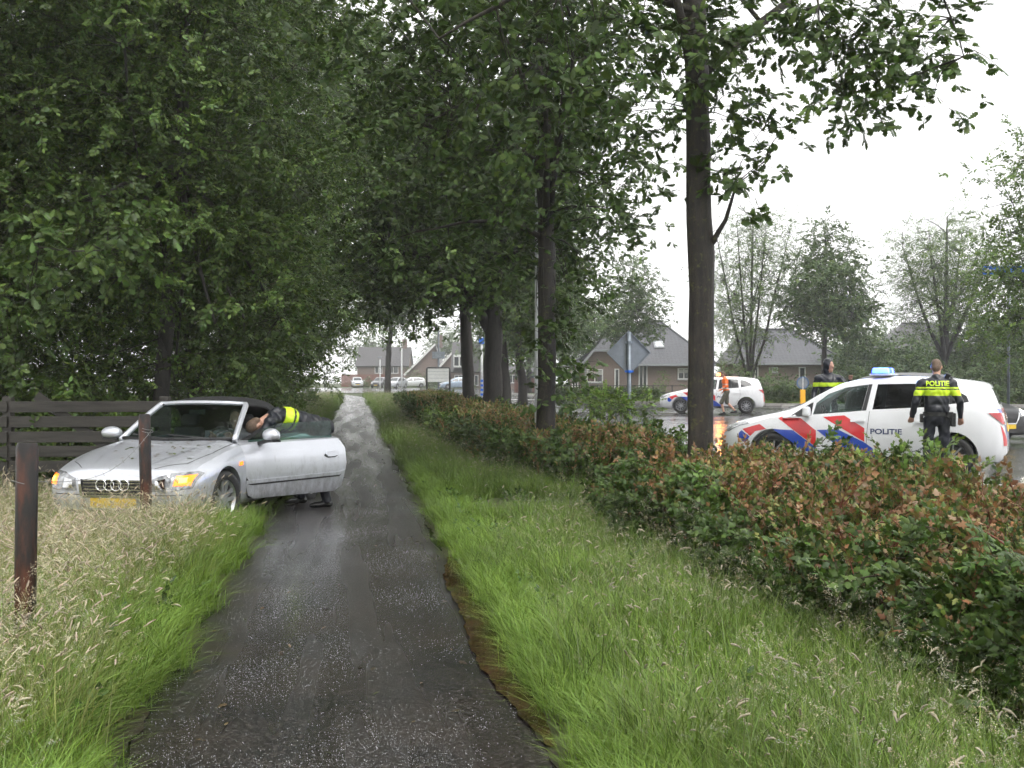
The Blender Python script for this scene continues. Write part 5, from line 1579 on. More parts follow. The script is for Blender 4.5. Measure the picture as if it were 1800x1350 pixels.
G_ = Geo(); G_.tube([(1.86 - .06 * math.cos(t), -.37 + .18 * math.sin(t), .90 + .16 * math.cos(t)) for t in np.linspace(0, 6.283, 20)], .014, 6, cap=False); G_.build('steering_wheel', MAT['plastic'], CR)
for b in (.88, 3.53):
    for s in (-1, 1): wheel(CR, b, s * .765, .315, 5, steer=R(-8) if b < 1 else 0)
# wet leaves stuck on the bonnet
lv = []
for i in range(46):
    b, y = random.uniform(.35, 1.3), -abs(random.gauss(0, .33)) if random.random() < .75 else random.uniform(0, .5)
    h = bvA.ray_cast(Vector((b, y, 2)), Vector((0, 0, -1)))
    if h[0] is None: continue
    V, F = leaf_verts('ell', random.uniform(.04, .075), .1, .2)
    lv.append((raw(V, F, [random.choice([(.14, .10, .03), (.10, .13, .03), (.18, .09, .04), (.08, .10, .03)])] * len(V)), xf(h[0] + Vector((0, 0, .006)), (random.gauss(0, .15), random.gauss(0, .15), random.uniform(0, 6.28)))))
o = merge('fallen_leaves', lv, MAT['leaf']); COL.objects.link(o); o.location = CR.location; o.rotation_euler = CR.rotation_euler
tag(o, 'wet brown and green leaves lying on the silver bonnet', 'leaves', kind='stuff')

# ---------------------------------------------------------------- plain cars: black one behind the police car, parked ones far off
def plain_car(name, label, mat, sc=(1, 1, 1), group=None, lights=False, nb=44):
    root = empty(name); tag(root, label, 'car', group)
    full = shell(BC, 0, 4.36, nb); bv = bvh_of(full)
    me = boolean(full, join_cut(*[cylinder_y(b, .33, .375, s * .60, s * 1.1, 24) for b in (.90, 3.60) for s in (-1, 1)]))
    smooth_by_angle(me, 32)
    link('body', me, root, [mat, MAT['cabin']])
    gd = MAT['glass_black']
    for s in (-1, 1):
        for q in ([(1.25, .95), (1.57, 1.15), (2.02, 1.38), (2.36, 1.42), (2.30, .99)], [(2.38, 1.0), (2.44, 1.425), (3.25, 1.42), (3.80, 1.25), (3.84, 1.14)]):
            decal('side_window', bv, side(q, s), (0, -s, 0), .004, gd, root, .15)
        decal('headlight', bv, front([(s * .40, .60), (s * .44, .72), (s * .70, .79), (s * .80, .77), (s * .74, .62)]), (1, 0, 0), .012, MAT['lens'], root, .1, .012)
        if lights: decal('lit_lamp', bv, front([(s * .48, .63), (s * .50, .72), (s * .68, .76), (s * .70, .64)]), (1, 0, 0), .018, MAT['lamp_white'], root, .1)
        decal('tail_light', bv, rear([(s * .45, .84), (s * .45, .98), (s * .72, 1.0), (s * .74, .84)], 4.36), (-1, 0, 0), .012, MAT['tail'], root, .1, .012)
        G_ = Geo(); G_.box((1.48, s * .98, .99), (.12, .22, .15), taper=.85); mm = G_.mesh('mirror'); bevelled(mm, .03, 2); link('mirror', mm, root, mat)
    decal('windscreen', bv, top([(1.16, -.60), (1.16, .60), (1.92, .52), (1.92, -.52)]), (0, 0, -1), .004, MAT['glass_sky'], root, .15)
    decal('rear_window', bv, rear([(-.57, 1.11), (.57, 1.11), (.47, 1.38), (-.47, 1.38)], 4.36), (-1, 0, 0), .004, gd, root, .15)
    g_ = decal('grille', bv, front([(-.34, .44), (-.42, .66), (.42, .66), (.34, .44)]), (1, 0, 0), .008, MAT['plastic'], root, .1, .01)
    if lights:
        for s in (-1, 1): seam('grille_bar', bv, [(-.8, s * .40, .68), (-.8, s * .26, .46), (-.8, 0, .46)], (1, 0, 0), MAT['chrome'], g_, .03, .02)
        decal('bumper_intake', bv, front([(-.6, .27), (-.64, .40), (.64, .40), (.6, .27)]), (1, 0, 0), .006, MAT['plastic'], root, .1)
    decal('number_plate', bv, front([(-.26, .35), (.26, .35), (.26, .45), (-.26, .45)]), (1, 0, 0), .014, MAT['plate'], root, .3, .01)
    decal('number_plate', bv, rear([(-.26, .70), (.26, .70), (.26, .81), (-.26, .81)], 4.36), (-1, 0, 0), .014, MAT['plate'], root, .3, .01)
    for b in (.90, 3.60):
        for s in (-1, 1): wheel(root, b, s * .775, .325, 5)
    root.scale = sc
    return root
MAT['glass_black'] = simple('dark_window', (.012, .014, .015), .05, spec=.7)
MAT['glass_sky'] = simple('windscreen_plain', (.03, .04, .04), .04, spec=.9)
BK = plain_car('black_car', 'black car with lit headlights behind the tail of the nearest police car', MAT['black_paint'], (1.05, 1.03, 1.06), lights=True, nb=60)
BK.location = (sx(1770, 25.5), 25.5, .106); BK.rotation_euler = (0, 0, math.atan2(.92, -.40))
cols = [('silver grey car parked nearest the far left board fence', (.5, .51, .53), 628, 176, 100), ('dark car parked behind the lone tree trunk', (.03, .032, .038), 668, 166, 80), ('pale grey car parked right of the lone tree trunk', (.42, .44, .47), 696, 160, 70),
        ('white car parked in front of the terrace gable', (.6, .61, .63), 722, 170, 20), ('light blue car parked beneath the bay window', (.3, .38, .48), 802, 150, 15)]
base_car = None
for i, (lab, c, px, d, az) in enumerate(cols):
    mt = paint('parked_paint', c, .3, .3)
    if base_car is None:
        base_car = plain_car('parked_car', lab, mt, group='cars parked on the far road', nb=30); o = base_car
    else:
        o = copy_tree(base_car); o['label'] = lab
        for ch in o.children:
            if ch.name.startswith('body') or ch.name.startswith('mirror'):
                ch.material_slots[0].link = 'OBJECT'; ch.material_slots[0].material = mt
    a_ = R(az); o.rotation_euler = (0, 0, a_)
    o.location = (sx(px, d) - math.cos(a_) * 2.2, d - math.sin(a_) * 2.2, .02)
# ================================================================== PEOPLE
MAT['jacket'] = simple('police_jacket', (.010, .012, .018), .32, var=.3, scale=9, bmp=.25)
MAT['hivis'] = simple('hi_vis_yellow', (.62, .85, .03), .45, var=.08, scale=12)
MAT['navy'] = simple('navy_trousers', (.009, .011, .018), .6, var=.3, scale=9, bmp=.2)
MAT['skin'] = simple('skin', (.50, .28, .20), .45, var=.1, scale=16)
MAT['hair'] = simple('short_hair', (.14, .09, .06), .6, var=.35, scale=60, bmp=.5)
MAT['boot'] = simple('black_boots', (.010, .010, .010), .22)
MAT['orange'] = simple('orange_vest', (.90, .17, .02), .5, var=.1, scale=12)
MAT['olive'] = simple('olive_shorts', (.085, .080, .055), .7, var=.2, scale=12)
MAT['grey_cloth'] = simple('grey_cloth', (.12, .12, .13), .7, var=.2, scale=12)
MAT['reflect'] = simple('reflective_tape', (.55, .56, .56), .3, .3)
MAT['pack'] = simple('backpack_cloth', (.025, .025, .03), .6)

def vv(p): return np.array(p, float)
def frame(up, fwd):
    up = up / np.linalg.norm(up); r = np.cross(fwd, up); r /= np.linalg.norm(r); f = np.cross(up, r)
    return np.stack([r, f, up], 1)      # columns: right, forward, up

def human(J, fwd, hfwd, bulk=1.12, short=False, hood=False, hands=True, toe=None, sleeves='jacket', legtag='navy', foottag='boot', calf=None):
    """primitives of one figure out of its joints"""
    pr = []
    cap = lambda t, a, ra, b, rb: pr.append((t, 'c', vv(a), ra, vv(b), rb))
    ell = lambda t, c, r, M: pr.append((t, 'e', vv(c), vv(r), M))
    fwd = vv(fwd); pel, nk = vv(J['pelvis']), vv(J['neck'])
    ax = nk - pel; T = frame(ax, fwd)
    ell(legtag, pel + T @ vv((0, -.01, .0)), (.165, .125, .135), T)
    ell('jacket', pel + ax * .22, (.165 * bulk, .125 * bulk, .14), T)
    ell('jacket', pel + ax * .45, (.165 * bulk, .125 * bulk, .19), T)
    ell('jacket', pel + ax * .70 + T @ vv((0, .0, 0)), (.185 * bulk, .13 * bulk, .19), T)
    sl_, sr_ = vv(J['sl']), vv(J['sr'])
    cap('jacket', sl_, .072 * bulk, sr_, .072 * bulk)
    cap('jacket', nk + T @ vv((0, 0, -.0)), .062, (sl_ * .65 + nk * .35), .06); cap('jacket', nk, .062, (sr_ * .65 + nk * .35), .06)
    hd = vv(J['head']); hu = hd - nk; H = frame(hu, vv(hfwd))
    cap('skin', nk - hu * .1, .06, hd - hu * .2, .055)
    cap('jacket', nk - hu * .15, .076, nk + hu * .12, .068)
    at = lambda x, y, z: hd + H @ vv((x, y, z))
    ell('skin', at(0, 0, .02), (.074, .093, .108), H)
    ell('skin', at(0, .028, -.062), (.055, .062, .062), H)
    ell('skin', at(0, .098, -.012), (.012, .02, .024), H)
    ell('skin', at(0, .086, .022), (.05, .012, .012), H)
    ell('skin', at(0, .080, -.055), (.024, .012, .009), H)
    for s in (-1, 1):
        ell('skin', at(s * .076, -.01, -.005), (.012, .02, .032), H)
    if hood:
        ell('jacket', at(0, -.03, .03), (.098, .105, .130), H); cap('jacket', at(0, -.05, -.05), .09, nk - T @ vv((0, .03, 0)), .09)
    else:
        ell('hair', at(0, -.014, .038), (.078, .092, .097), H); ell('hair', at(0, -.05, -.01), (.064, .054, .07), H)
    for s, S_, E_, W_ in ((-1, 'sl', 'el', 'wl'), (1, 'sr', 'er', 'wr')):
        a, e, w_ = vv(J[S_]), vv(J[E_]), vv(J[W_])
        cap('jacket', a, .066 * bulk, e, .052 * bulk)
        cap(sleeves, e, .050 * bulk, w_, .036 * bulk)
        d = (w_ - e) / np.linalg.norm(w_ - e)
        side_ = np.cross(d, fwd); side_ = side_ / (np.linalg.norm(side_) + 1e-6); nrm = np.cross(side_, d)
        cap('skin', w_, .028, w_ + d * .05, .036); cap('skin', w_ + d * .04 + side_ * .018, .022, w_ + d * .09 + side_ * .024, .02); cap('skin', w_ + d * .04 - side_ * .018, .022, w_ + d * .09 - side_ * .024, .02)
        for k, (o_, ln) in enumerate(((-.036, .062), (-.012, .075), (.012, .07), (.036, .055))):
            b0 = w_ + d * .09 + side_ * o_; b1 = b0 + d * ln * .55 + nrm * .008; b2 = b1 + d * ln * .4 + nrm * .022
            cap('skin', b0, .011, b1, .010); cap('skin', b1, .010, b2, .009)
        t0 = w_ + d * .03 + nrm * .02 - side_ * .02 * s; t1 = t0 + d * .045 + nrm * .03
        cap('skin', t0, .014, t1, .011); cap('skin', t1, .011, t1 + d * .03 + nrm * .004, .009)
    for s, Hh, K_, A_ in ((-1, 'hl', 'kl', 'al'), (1, 'hr', 'kr', 'ar')):
        h, k, a = vv(J[Hh]), vv(J[K_]), vv(J[A_])
        cap(legtag, h, .095, k, .068 if not short else .085)
        ct = calf or legtag
        if short:
            cap(ct, k + (k - h) * .02, .05, k + (a - k) * .35, .054); cap(ct, k + (a - k) * .35, .054, a, .036)
        else:
            cap(ct, k, .068, k + (a - k) * .4, .066); cap(ct, k + (a - k) * .4, .066, a, .058)
        td = vv((toe or {}).get(A_, fwd)); td = td / np.linalg.norm(td)
        cap(foottag, a + vv((0, 0, -.0)), .05, a + vv((0, 0, -.05)) - td * .02, .045)
        cap(foottag, a + vv((0, 0, -.055)) - td * .04, .042, a + vv((0, 0, -.06)) + td * .14, .036)
        cap(foottag, a + vv((0, 0, -.065)) + td * .1, .04, a + vv((0, 0, -.068)) + td * .19, .028)
    return pr

def grow(name, pr, matmap, parent=None, voxel=.0105, recolor=None, folds=.006):
    G_ = Geo()
    for p in pr:
        if p[1] == 'c':
            _, _, a, ra, b, rb = p
            d = b - a; L = np.linalg.norm(d); d = d / max(L, 1e-6)
            pts = [a - d * ra * t for t in (.98, .8, .5)] + [a, b] + [b + d * rb * t for t in (.5, .8, .98)]
            rr = [ra * math.sqrt(max(0, 1 - t * t)) for t in (.98, .8, .5)] + [ra, rb] + [rb * math.sqrt(max(0, 1 - t * t)) for t in (.5, .8, .98)]
            G_.tube(pts, rr, 14)
        else:
            _, _, c, r, M = p
            n0 = len(G_.v); G_.ball((0, 0, 0), 1.0, 18)
            for i in range(n0, len(G_.v)):
                q = c + M @ (vv(G_.v[i]) * r); G_.v[i] = tuple(q)
    me = G_.mesh('p')
    o = bpy.data.objects.new('p', me); COL.objects.link(o)
    md = o.modifiers.new('r', 'REMESH'); md.mode = 'VOXEL'; md.voxel_size = voxel; md.adaptivity = 0
    ms = o.modifiers.new('s', 'SMOOTH'); ms.factor = .5; ms.iterations = 3
    me = bpy.data.meshes.new_from_object(o.evaluated_get(bpy.context.evaluated_depsgraph_get()))
    bpy.data.objects.remove(o)
    n = len(me.vertices); co = np.empty(n * 3, 'f'); me.vertices.foreach_get('co', co); co = co.reshape(-1, 3)
    nf = len(me.polygons); fc = np.empty(nf * 3, 'f'); me.polygons.foreach_get('center', fc); fc = fc.reshape(-1, 3)
    def field(Q):
        D = []
        for p in pr:
            if p[1] == 'c':
                _, _, a, ra, b, rb = p; d = b - a
                t = np.clip(((Q - a) @ d) / max(1e-9, d @ d), 0, 1)
                D.append(np.linalg.norm(Q - (a + t[:, None] * d), axis=1) - (ra + (rb - ra) * t))
            else:
                _, _, c, r, M = p
                D.append((np.linalg.norm(((Q - c) @ M) / r, axis=1) - 1) * r.min())
        return np.argmin(np.array(D), 0)
    tags = np.array([p[0] for p in pr])
    vt = tags[field(co)]
    if folds:
        nr = np.empty(n * 3, 'f'); me.vertices.foreach_get('normal', nr); nr = nr.reshape(-1, 3)
        k = folds * (np.sin(co[:, 2] * 46 + 5 * np.sin(co[:, 0] * 17 + co[:, 1] * 13)) * .6 + np.sin(co[:, 0] * 37 + co[:, 2] * 29 + co[:, 1] * 31) * .5)
        k[(vt == 'skin') | (vt == 'hair') | (vt == 'boot')] = 0
        co = co + nr * k[:, None]; me.vertices.foreach_set('co', co.ravel())
    ft_ = tags[field(fc)].astype(object)
    if recolor: ft_ = recolor(fc, ft_)
    names = list(matmap)
    for k in names: me.materials.append(MAT[matmap[k]])
    me.polygons.foreach_set('material_index', np.array([names.index(t) for t in ft_], 'i'))
    me.polygons.foreach_set('use_smooth', np.ones(nf, bool))
    me.update()
    o = bpy.data.objects.new(name, me); COL.objects.link(o)
    if parent is not None: o.parent = parent
    return o

PM = {'jacket': 'jacket', 'navy': 'navy', 'skin': 'skin', 'hair': 'hair', 'boot': 'boot', 'hivis': 'hivis', 'grey': 'reflect'}
def bands(lst):
    def f(c, t):
        t = t.copy()
        for z0, z1, to in lst: t[(t == 'jacket') & (c[:, 2] > z0) & (c[:, 2] < z1)] = to
        return t
    return f

# ---- officer with his back to us beside the nearest police car
O1 = grow('person', human(dict(pelvis=(0, 0, .96), neck=(0, .05, 1.535), head=(.005, .11, 1.70), sl=(-.21, .02, 1.46), sr=(.21, .02, 1.46), el=(-.30, -.03, 1.19), er=(.31, -.04, 1.20), wl=(-.335, .12, .985), wr=(.335, .06, .98),
                               hl=(-.095, 0, .93), hr=(.095, 0, .93), kl=(-.125, .03, .52), kr=(.115, .04, .52), al=(-.14, -.02, .105), ar=(.14, .0, .105)), (0, 1, 0), (.25, .95, -.25)), PM,
          recolor=bands([(1.285, 1.375, 'hivis'), (1.392, 1.415, 'hivis')]))
O1.scale = (.985, .985, .985); O1.location = (6.2, 16.6, .106); O1.rotation_euler = (0, 0, R(-14))
tag(O1, 'officer in black jacket with yellow bands seen from behind at the police car', 'person')
bvP = bvh_of(O1.data)
letter('lettering', 'POLITIE', .10, bvP, ((0, -.6, 1.462), (1, 0, 0), (0, 0, 1)), (0, 1, 0), .004, MAT['hivis'], O1, .003, .95)
G_ = Geo()
n_ = 28
V = []
for z in (.985, 1.045):
    for k in range(n_):
        a = 2 * math.pi * k / n_; V.append((.198 * math.cos(a), .152 * math.sin(a) - .005, z))
G_.add(V, [(k, (k + 1) % n_, n_ + (k + 1) % n_, n_ + k) for k in range(n_)]); G_.build('belt', MAT['boot'], O1)
G_ = Geo(); G_.box((.225, -.02, .93), (.07, .1, .2)); G_.box((.17, -.13, 1.0), (.09, .06, .1)); mm = G_.mesh('holster'); bevelled(mm, .012, 2); link('holster', mm, O1, MAT['boot'])
G_ = Geo(); G_.box((-.215, 0, .95), (.05, .09, .13)); mm = G_.mesh('pouch'); bevelled(mm, .012, 2); link('pouch', mm, O1, MAT['boot'])
G_ = Geo(); G_.box((.15, .02, 1.575), (.07, .06, .08), rot=(.2, .4, 0)); G_.tube([(.19, .02, 1.57), (.235, .0, 1.50)], .015, 6); mm = G_.mesh('radio'); bevelled(mm, .01, 2); link('radio', mm, O1, MAT['plastic'])

# ---- hooded officer on the far side of it
O2 = grow('person', human(dict(pelvis=(0, 0, .96), neck=(0, .02, 1.535), head=(0, .05, 1.705), sl=(-.21, .02, 1.46), sr=(.21, .02, 1.46), el=(-.36, .10, 1.26), er=(.28, -.02, 1.19), wl=(-.37, .30, 1.44), wr=(.30, .12, .97),
                               hl=(-.09, 0, .93), hr=(.09, 0, .93), kl=(-.11, .03, .52), kr=(.11, .03, .52), al=(-.12, -.02, .105), ar=(.12, .0, .105)), (0, 1, 0), (-.75, .65, 0), hood=True), PM,
          recolor=bands([(1.30, 1.385, 'hivis')]))
O2.scale = (1.03, 1.03, 1.03); O2.location = (6.54, 23.5, .106); O2.rotation_euler = (0, 0, R(172))
tag(O2, 'hooded officer with a raised hand standing behind the nearest police car', 'person')

# ---- man in the orange vest walking past the far police car
OM = {'jacket': 'orange', 'navy': 'olive', 'skin': 'skin', 'hair': 'hair', 'boot': 'boot', 'hivis': 'hivis', 'grey': 'reflect', 'pack': 'pack'}
O3 = grow('person', human(dict(pelvis=(0, 0, .93), neck=(0, .07, 1.48), head=(0, .14, 1.63), sl=(-.19, .05, 1.41), sr=(.19, .05, 1.41), el=(-.25, .02, 1.15), er=(.25, -.06, 1.15), wl=(-.23, .22, 1.02), wr=(.24, .12, .94),
                               hl=(-.09, 0, .90), hr=(.09, 0, .90), kl=(-.10, .20, .50), kr=(.10, -.02, .50), al=(-.10, .10, .105), ar=(.10, -.36, .16)), (0, 1, 0), (0, 1, -.1), short=True, calf='skin', bulk=1.05), OM,
          recolor=bands([(1.06, 1.10, 'grey'), (1.22, 1.25, 'grey')]))
O3.location = (sx(1277, 45.8), 45.8, .106); O3.rotation_euler = (0, 0, R(80))
tag(O3, 'man in orange vest and olive shorts walking past the far police car', 'person')
G_ = Geo(); G_.box((0, -.13, 1.27), (.25, .12, .36), taper=.8); mm = G_.mesh('backpack'); bevelled(mm, .04, 2); link('backpack', mm, O3, MAT['pack'])

# ---- officer bending into the silver car
O4 = empty('person', (-2.5, 14.35, .01))
lp = lambda x, y, z: (x + 2.5, y - 14.35, z - .01)
pel, nek = vv(lp(-2.40, 14.47, 1.0)), vv(lp(-2.96, 14.13, 1.18))
axd = (nek - pel) / np.linalg.norm(nek - pel)
def lean_bands(c, t):
    t = t.copy(); s = (c - pel) @ axd
    t[(t == 'jacket') & (s > .48) & (s < .58)] = 'hivis'; t[(t == 'jacket') & (s > .42) & (s < .455)] = 'hivis'
    return t
O4b = grow('person', human(dict(pelvis=pel, neck=nek, head=lp(-3.15, 14.0, 1.045), sl=lp(-2.97, 13.98, 1.09), sr=lp(-2.83, 14.32, 1.13), el=lp(-3.05, 13.90, .92), er=lp(-3.05, 14.25, .93), wl=lp(-3.28, 13.88, .86), wr=lp(-3.28, 14.15, .88),
                                hl=lp(-2.40, 14.38, .95), hr=lp(-2.44, 14.55, .95), kl=lp(-2.42, 14.25, .52), kr=lp(-2.62, 14.62, .52), al=lp(-2.32, 14.22, .115), ar=lp(-2.72, 14.66, .115)), (-.45, -.27, -.8), (-.5, -.3, -.8), toe={'al': (-.85, -.35, 0), 'ar': (-.85, -.3, 0)}), PM, recolor=lean_bands)
O4b.location = O4.location; bpy.data.objects.remove(O4)
tag(O4b, 'officer bending through the open door of the silver car', 'person')

# ---- driver behind the windscreen
DM = {'jacket': 'grey', 'navy': 'navy', 'skin': 'skin', 'hair': 'hair', 'boot': 'boot', 'hivis': 'hivis', 'grey': 'grey'}
MAT['grey_top'] = MAT['grey_cloth']
for k in DM:
    if DM[k] == 'grey': DM[k] = 'grey_cloth'
O5 = grow('person', human(dict(pelvis=(2.12, -.36, .50), neck=(2.27, -.36, 1.0), head=(2.24, -.36, 1.14), sl=(2.22, -.55, .93), sr=(2.22, -.17, .93), el=(2.02, -.58, .76), er=(2.02, -.14, .76), wl=(1.84, -.50, .92), wr=(1.84, -.24, .92),
                               hl=(2.08, -.45, .48), hr=(2.08, -.27, .48), kl=(1.66, -.46, .58), kr=(1.66, -.26, .58), al=(1.50, -.46, .38), ar=(1.50, -.26, .38)), (-1, 0, 0), (-1, -.2, 0), bulk=1.0), DM, folds=.003)
O5.location = CR.location; O5.rotation_euler = CR.rotation_euler
tag(O5, 'driver sitting behind the windscreen of the silver car', 'person')
# ================================================================== FENCES, SIGNS, LAMPS
def wood_mat(name, c0, c1, stain=None, rough=.5, zs=1.0, ax=2):
    m, nt, b, _ = new_mat(name)
    co = coords(nt, 'Object')
    sc = [14, 14, 14]; sc[ax] = 1.2
    n1 = noise(nt, 1.6, 6, nd(nt, 'ShaderNodeMapping', {'Vector': co, 'Scale': sc}).outputs[0], .65)
    c = ramp(nt, n1, [(.35, c0), (.62, c1)])
    if stain:
        c = mix(nt, ramp(nt, noise(nt, 5, 5, nd(nt, 'ShaderNodeMapping', {'Vector': co, 'Scale': (1.5, 1.5, .5)}).outputs[0], .6), [(.40, 0.0), (.55, 1.0)]), c, stain)
    nt.links.new(c, b.inputs['Base Color']); b.inputs['Roughness'].default_value = rough
    bump(nt, b, n1, .6, .01)
    return m
MAT['board'] = wood_mat('weathered_board', (.022, .019, .016), (.052, .046, .040), ax=0)
MAT['post'] = wood_mat('stained_post', (.030, .010, .006), (.085, .025, .011), (.008, .006, .005), .4, ax=2)
MAT['wire'] = simple('galvanised_wire', (.25, .25, .25), .5, .6)
MAT['galv'] = simple('galvanised_steel', (.22, .25, .28), .45, .5, var=.25, scale=8)
MAT['sign_back'] = simple('sign_back_grey', (.20, .22, .24), .4, .25, var=.2, scale=5)
MAT['pole_white'] = simple('pale_pole', (.62, .63, .63), .5)
MAT['frame_black'] = simple('black_frame', (.012, .012, .013), .4)
MAT['panel_pale'] = simple('pale_panel', (.50, .51, .49), .6, var=.08)
MAT['sign_blue'] = simple('blue_sign', (.015, .14, .62), .35, var=.06)
MAT['sign_white'] = simple('white_sign_print', (.8, .8, .8), .4, var=.04)
MAT['bollard'] = simple('yellow_bollard', (.85, .42, .01), .4, var=.06)
MAT['rail'] = simple('dark_railing', (.02, .022, .024), .5)

ga = empty('wooden_gate', (-6.85, 15.5, -.05))
tag(ga, 'weathered grey wooden gate of five boards behind the silver car', 'gate')
for i, z in enumerate((1.24, 1.035, .83, .63, .43)):
    for (x0, x1) in ((-2.9, -.02), (.0, 2.2)):
        G_ = Geo(); G_.box(((x0 + x1) / 2, random.uniform(-.006, .006), z + .05), (x1 - x0 - .012, .028, .15), rot=(0, random.uniform(-.006, .006), 0)); mm = G_.mesh('board'); bevelled(mm, .004, 1)
        link('board', mm, ga, MAT['board'])
for x in (-2.85, -.05, 2.1):
    G_ = Geo(); G_.box((x, .085, .68), (.13, .13, 1.5)); mm = G_.mesh('post'); bevelled(mm, .012, 1); link('post', mm, ga, MAT['board'])
for a, b in (((.35, .045, 1.44), (1.75, .045, .42)), ((-.35, .045, 1.44), (-2.4, .045, .42))):
    G_ = Geo(); G_.bar(a, b, .03, .13, up=(0, 0, 1)); G_.build('brace', MAT['board'], ga)

def fence_post(label, x, y, h, r, lean):
    G_ = Geo(); G_.lathe([(.001, -.3), (r, -.3), (r * 1.0, .4), (r * 1.02, h - .03), (r * .86, h), (.001, h + .006)], 20)
    mm = G_.mesh('fence_post', True)
    for v in mm.vertices:
        a = math.atan2(v.co.y, v.co.x); k = 1 + .025 * math.sin(3 * a + v.co.z * 2) + .012 * math.sin(9 * a + v.co.z * 5); v.co.x *= k; v.co.y *= k
    smooth_by_angle(mm, 40)
    o = link('fence_post', mm, None, MAT['post']); o.location = (x, y, -.06); o.rotation_euler = lean
    return tag(o, label, 'fence post', 'brown fence posts')
fence_post('brown stained fence post at the left edge in the tall grass', -2.75, 6.4, 1.34, .059, (0, R(1.0), 0))
fence_post('brown fence post in front of the silver car grille', -3.71, 11.55, 1.33, .059, (0, R(-1), 0))
G_ = Geo(); P = []
for i in range(33):
    t = i / 32
    P.append((-2.69 + (-3.65 + 2.69) * t, 6.4 + 5.15 * t, 1.06 + (1.12 - 1.06) * t - .18 * math.sin(math.pi * t)))
G_.tube(P, .0022, 5)
for i in range(2, 31, 2):
    p = Vector(P[i]); G_.tube([p + Vector((-.012, .01, .016)), p, p + Vector((.014, -.01, -.014))], .0018, 4)
for c in ((-2.75, 6.4, 1.06), (-3.71, 11.55, 1.12), (-3.71, 11.55, 1.09)):
    G_.tube([(c[0] + .0635 * math.cos(t), c[1] + .0635 * math.sin(t), c[2] + .01 * math.sin(2 * t)) for t in np.linspace(0, 6.283, 18)], .0028, 4, cap=False)
tag(G_.build('barbed_wire', MAT['wire']), 'slack barbed wire strung between the two brown posts', 'wire')

# diamond sign seen from behind
sg = empty('diamond_sign', (sx(1105, 22), 22, .05), R(8)); tag(sg, 'grey back of a diamond traffic sign on a pole in the hedge', 'traffic sign')
zc, hd_ = 2.06, .425
dia = [(0, zc + hd_), (-hd_, zc), (0, zc - hd_), (hd_, zc)]
G_ = Geo(); G_.prism(dia, .012, .016, lambda u, v, a: (u, a, v)); G_.build('panel', MAT['sign_back'], sg)
G_ = Geo()
for i in range(4):
    a, b = dia[i], dia[(i + 1) % 4]; G_.bar((a[0], -.006, a[1]), (b[0], -.006, b[1]), .035, .012, up=(0, 1, 0) if False else (a[0] + b[0], 0, a[1] + b[1] - 2 * zc))
G_.build('rim', MAT['galv'], sg)
G_ = Geo(); G_.tube([(0, -.04, -.3), (0, -.04, zc + .40)], .038, 14); G_.build('pole', MAT['galv'], sg, smooth=True)
for z in (zc - .36, zc + .2):
    G_ = Geo(); G_.lathe([(.05, z - .025), (.052, z), (.05, z + .025)], 16, 'z', (0, -.04, 0)); G_.box((0, -.04, z), (.17, .03, .035)); G_.build('bracket', MAT['sign_blue'] if z < zc else MAT['galv'], sg)

def lamp_post(label, x, y, h, r, arm, mat='pole_white', head=True):
    root = empty('lamp_post', (x, y, 0)); tag(root, label, 'lamp post', 'lamp posts')
    G_ = Geo(); p = [(0, 0, -.2), (0, 0, h * .4), (0, 0, h - .3)]
    if arm: p += [(arm * .12, 0, h - .08), (arm * .4, 0, h), (arm, 0, h)]
    rr = list(np.linspace(r, r * .6, len(p)))
    G_.tube(p, rr, 10); G_.build('pole', MAT[mat], root, smooth=True)
    if head:
        G_ = Geo(); G_.box((arm * 1.15, 0, h), (.55, .22, .12), taper=.8); mm = G_.mesh('lamp_head'); bevelled(mm, .03, 2); link('lamp_head', mm, root, MAT['galv'])
    return root
lamp_post('thin pale lamp post close behind the sprouting oak', sx(943.5, 20.5), 20.5, 6.6, .04, -.9)
lamp_post('pale lamp post with curved arm before the terrace', sx(706, 140), 140, 6.0, .11, -.8)
lamp_post('short pale lamp post left of the lone tree', sx(668, 150), 150, 4.2, .09, 0, head=True)
lp_ = lamp_post('tall grey lamp mast carrying the dark box sign', sx(771, 98), 98, 6.0, .09, -1.2, 'galv')
G_ = Geo(); G_.box((.0, -.14, 3.5), (1.1, .12, .6)); mm = G_.mesh('sign_box'); bevelled(mm, .02, 1); link('sign_box', mm, lp_, MAT['galv'])
ps = empty('sign_post', (sx(847, 75), 75, 0)); tag(ps, 'pale pole with a small blue sign beside the stout oak', 'sign post')
G_ = Geo(); G_.tube([(0, 0, -.2), (0, 0, 4.6)], .075, 10); G_.build('pole', MAT['pole_white'], ps, smooth=True)
G_ = Geo(); G_.box((-.02, -.1, 4.0), (.34, .03, .4)); G_.build('panel', MAT['sign_blue'], ps)
G_ = Geo()
for i in range(4): G_.lathe([(.095, .4 + i * .3), (.095, .55 + i * .3)], 12)
G_.build('band', MAT['sign_blue'], ps)
# place board seen from behind
pb = empty('notice_board', (sx(770.5, 92), 92, 0)); tag(pb, 'pale board in a black frame standing at the end of the hedge', 'sign board')
G_ = Geo(); G_.box((0, 0, 1.78), (1.72, .04, 1.1)); G_.build('panel', MAT['panel_pale'], pb)
for z in (1.52, 1.80, 2.06):
    G_ = Geo(); G_.box((0, -.03, z), (1.7, .012, .02)); G_.build('panel_joint', MAT['galv'], pb)
for s in (-1, 1):
    G_ = Geo(); G_.tube([(s * .93, 0, -.2), (s * .93, 0, 2.28), (s * .88, 0, 2.36)], .075, 10); G_.build('leg', MAT['frame_black'], pb, smooth=True)
G_ = Geo(); G_.tube([(-.89, 0, 2.37), (.89, 0, 2.37)], .065, 10); G_.build('top_bar', MAT['frame_black'], pb, smooth=True)
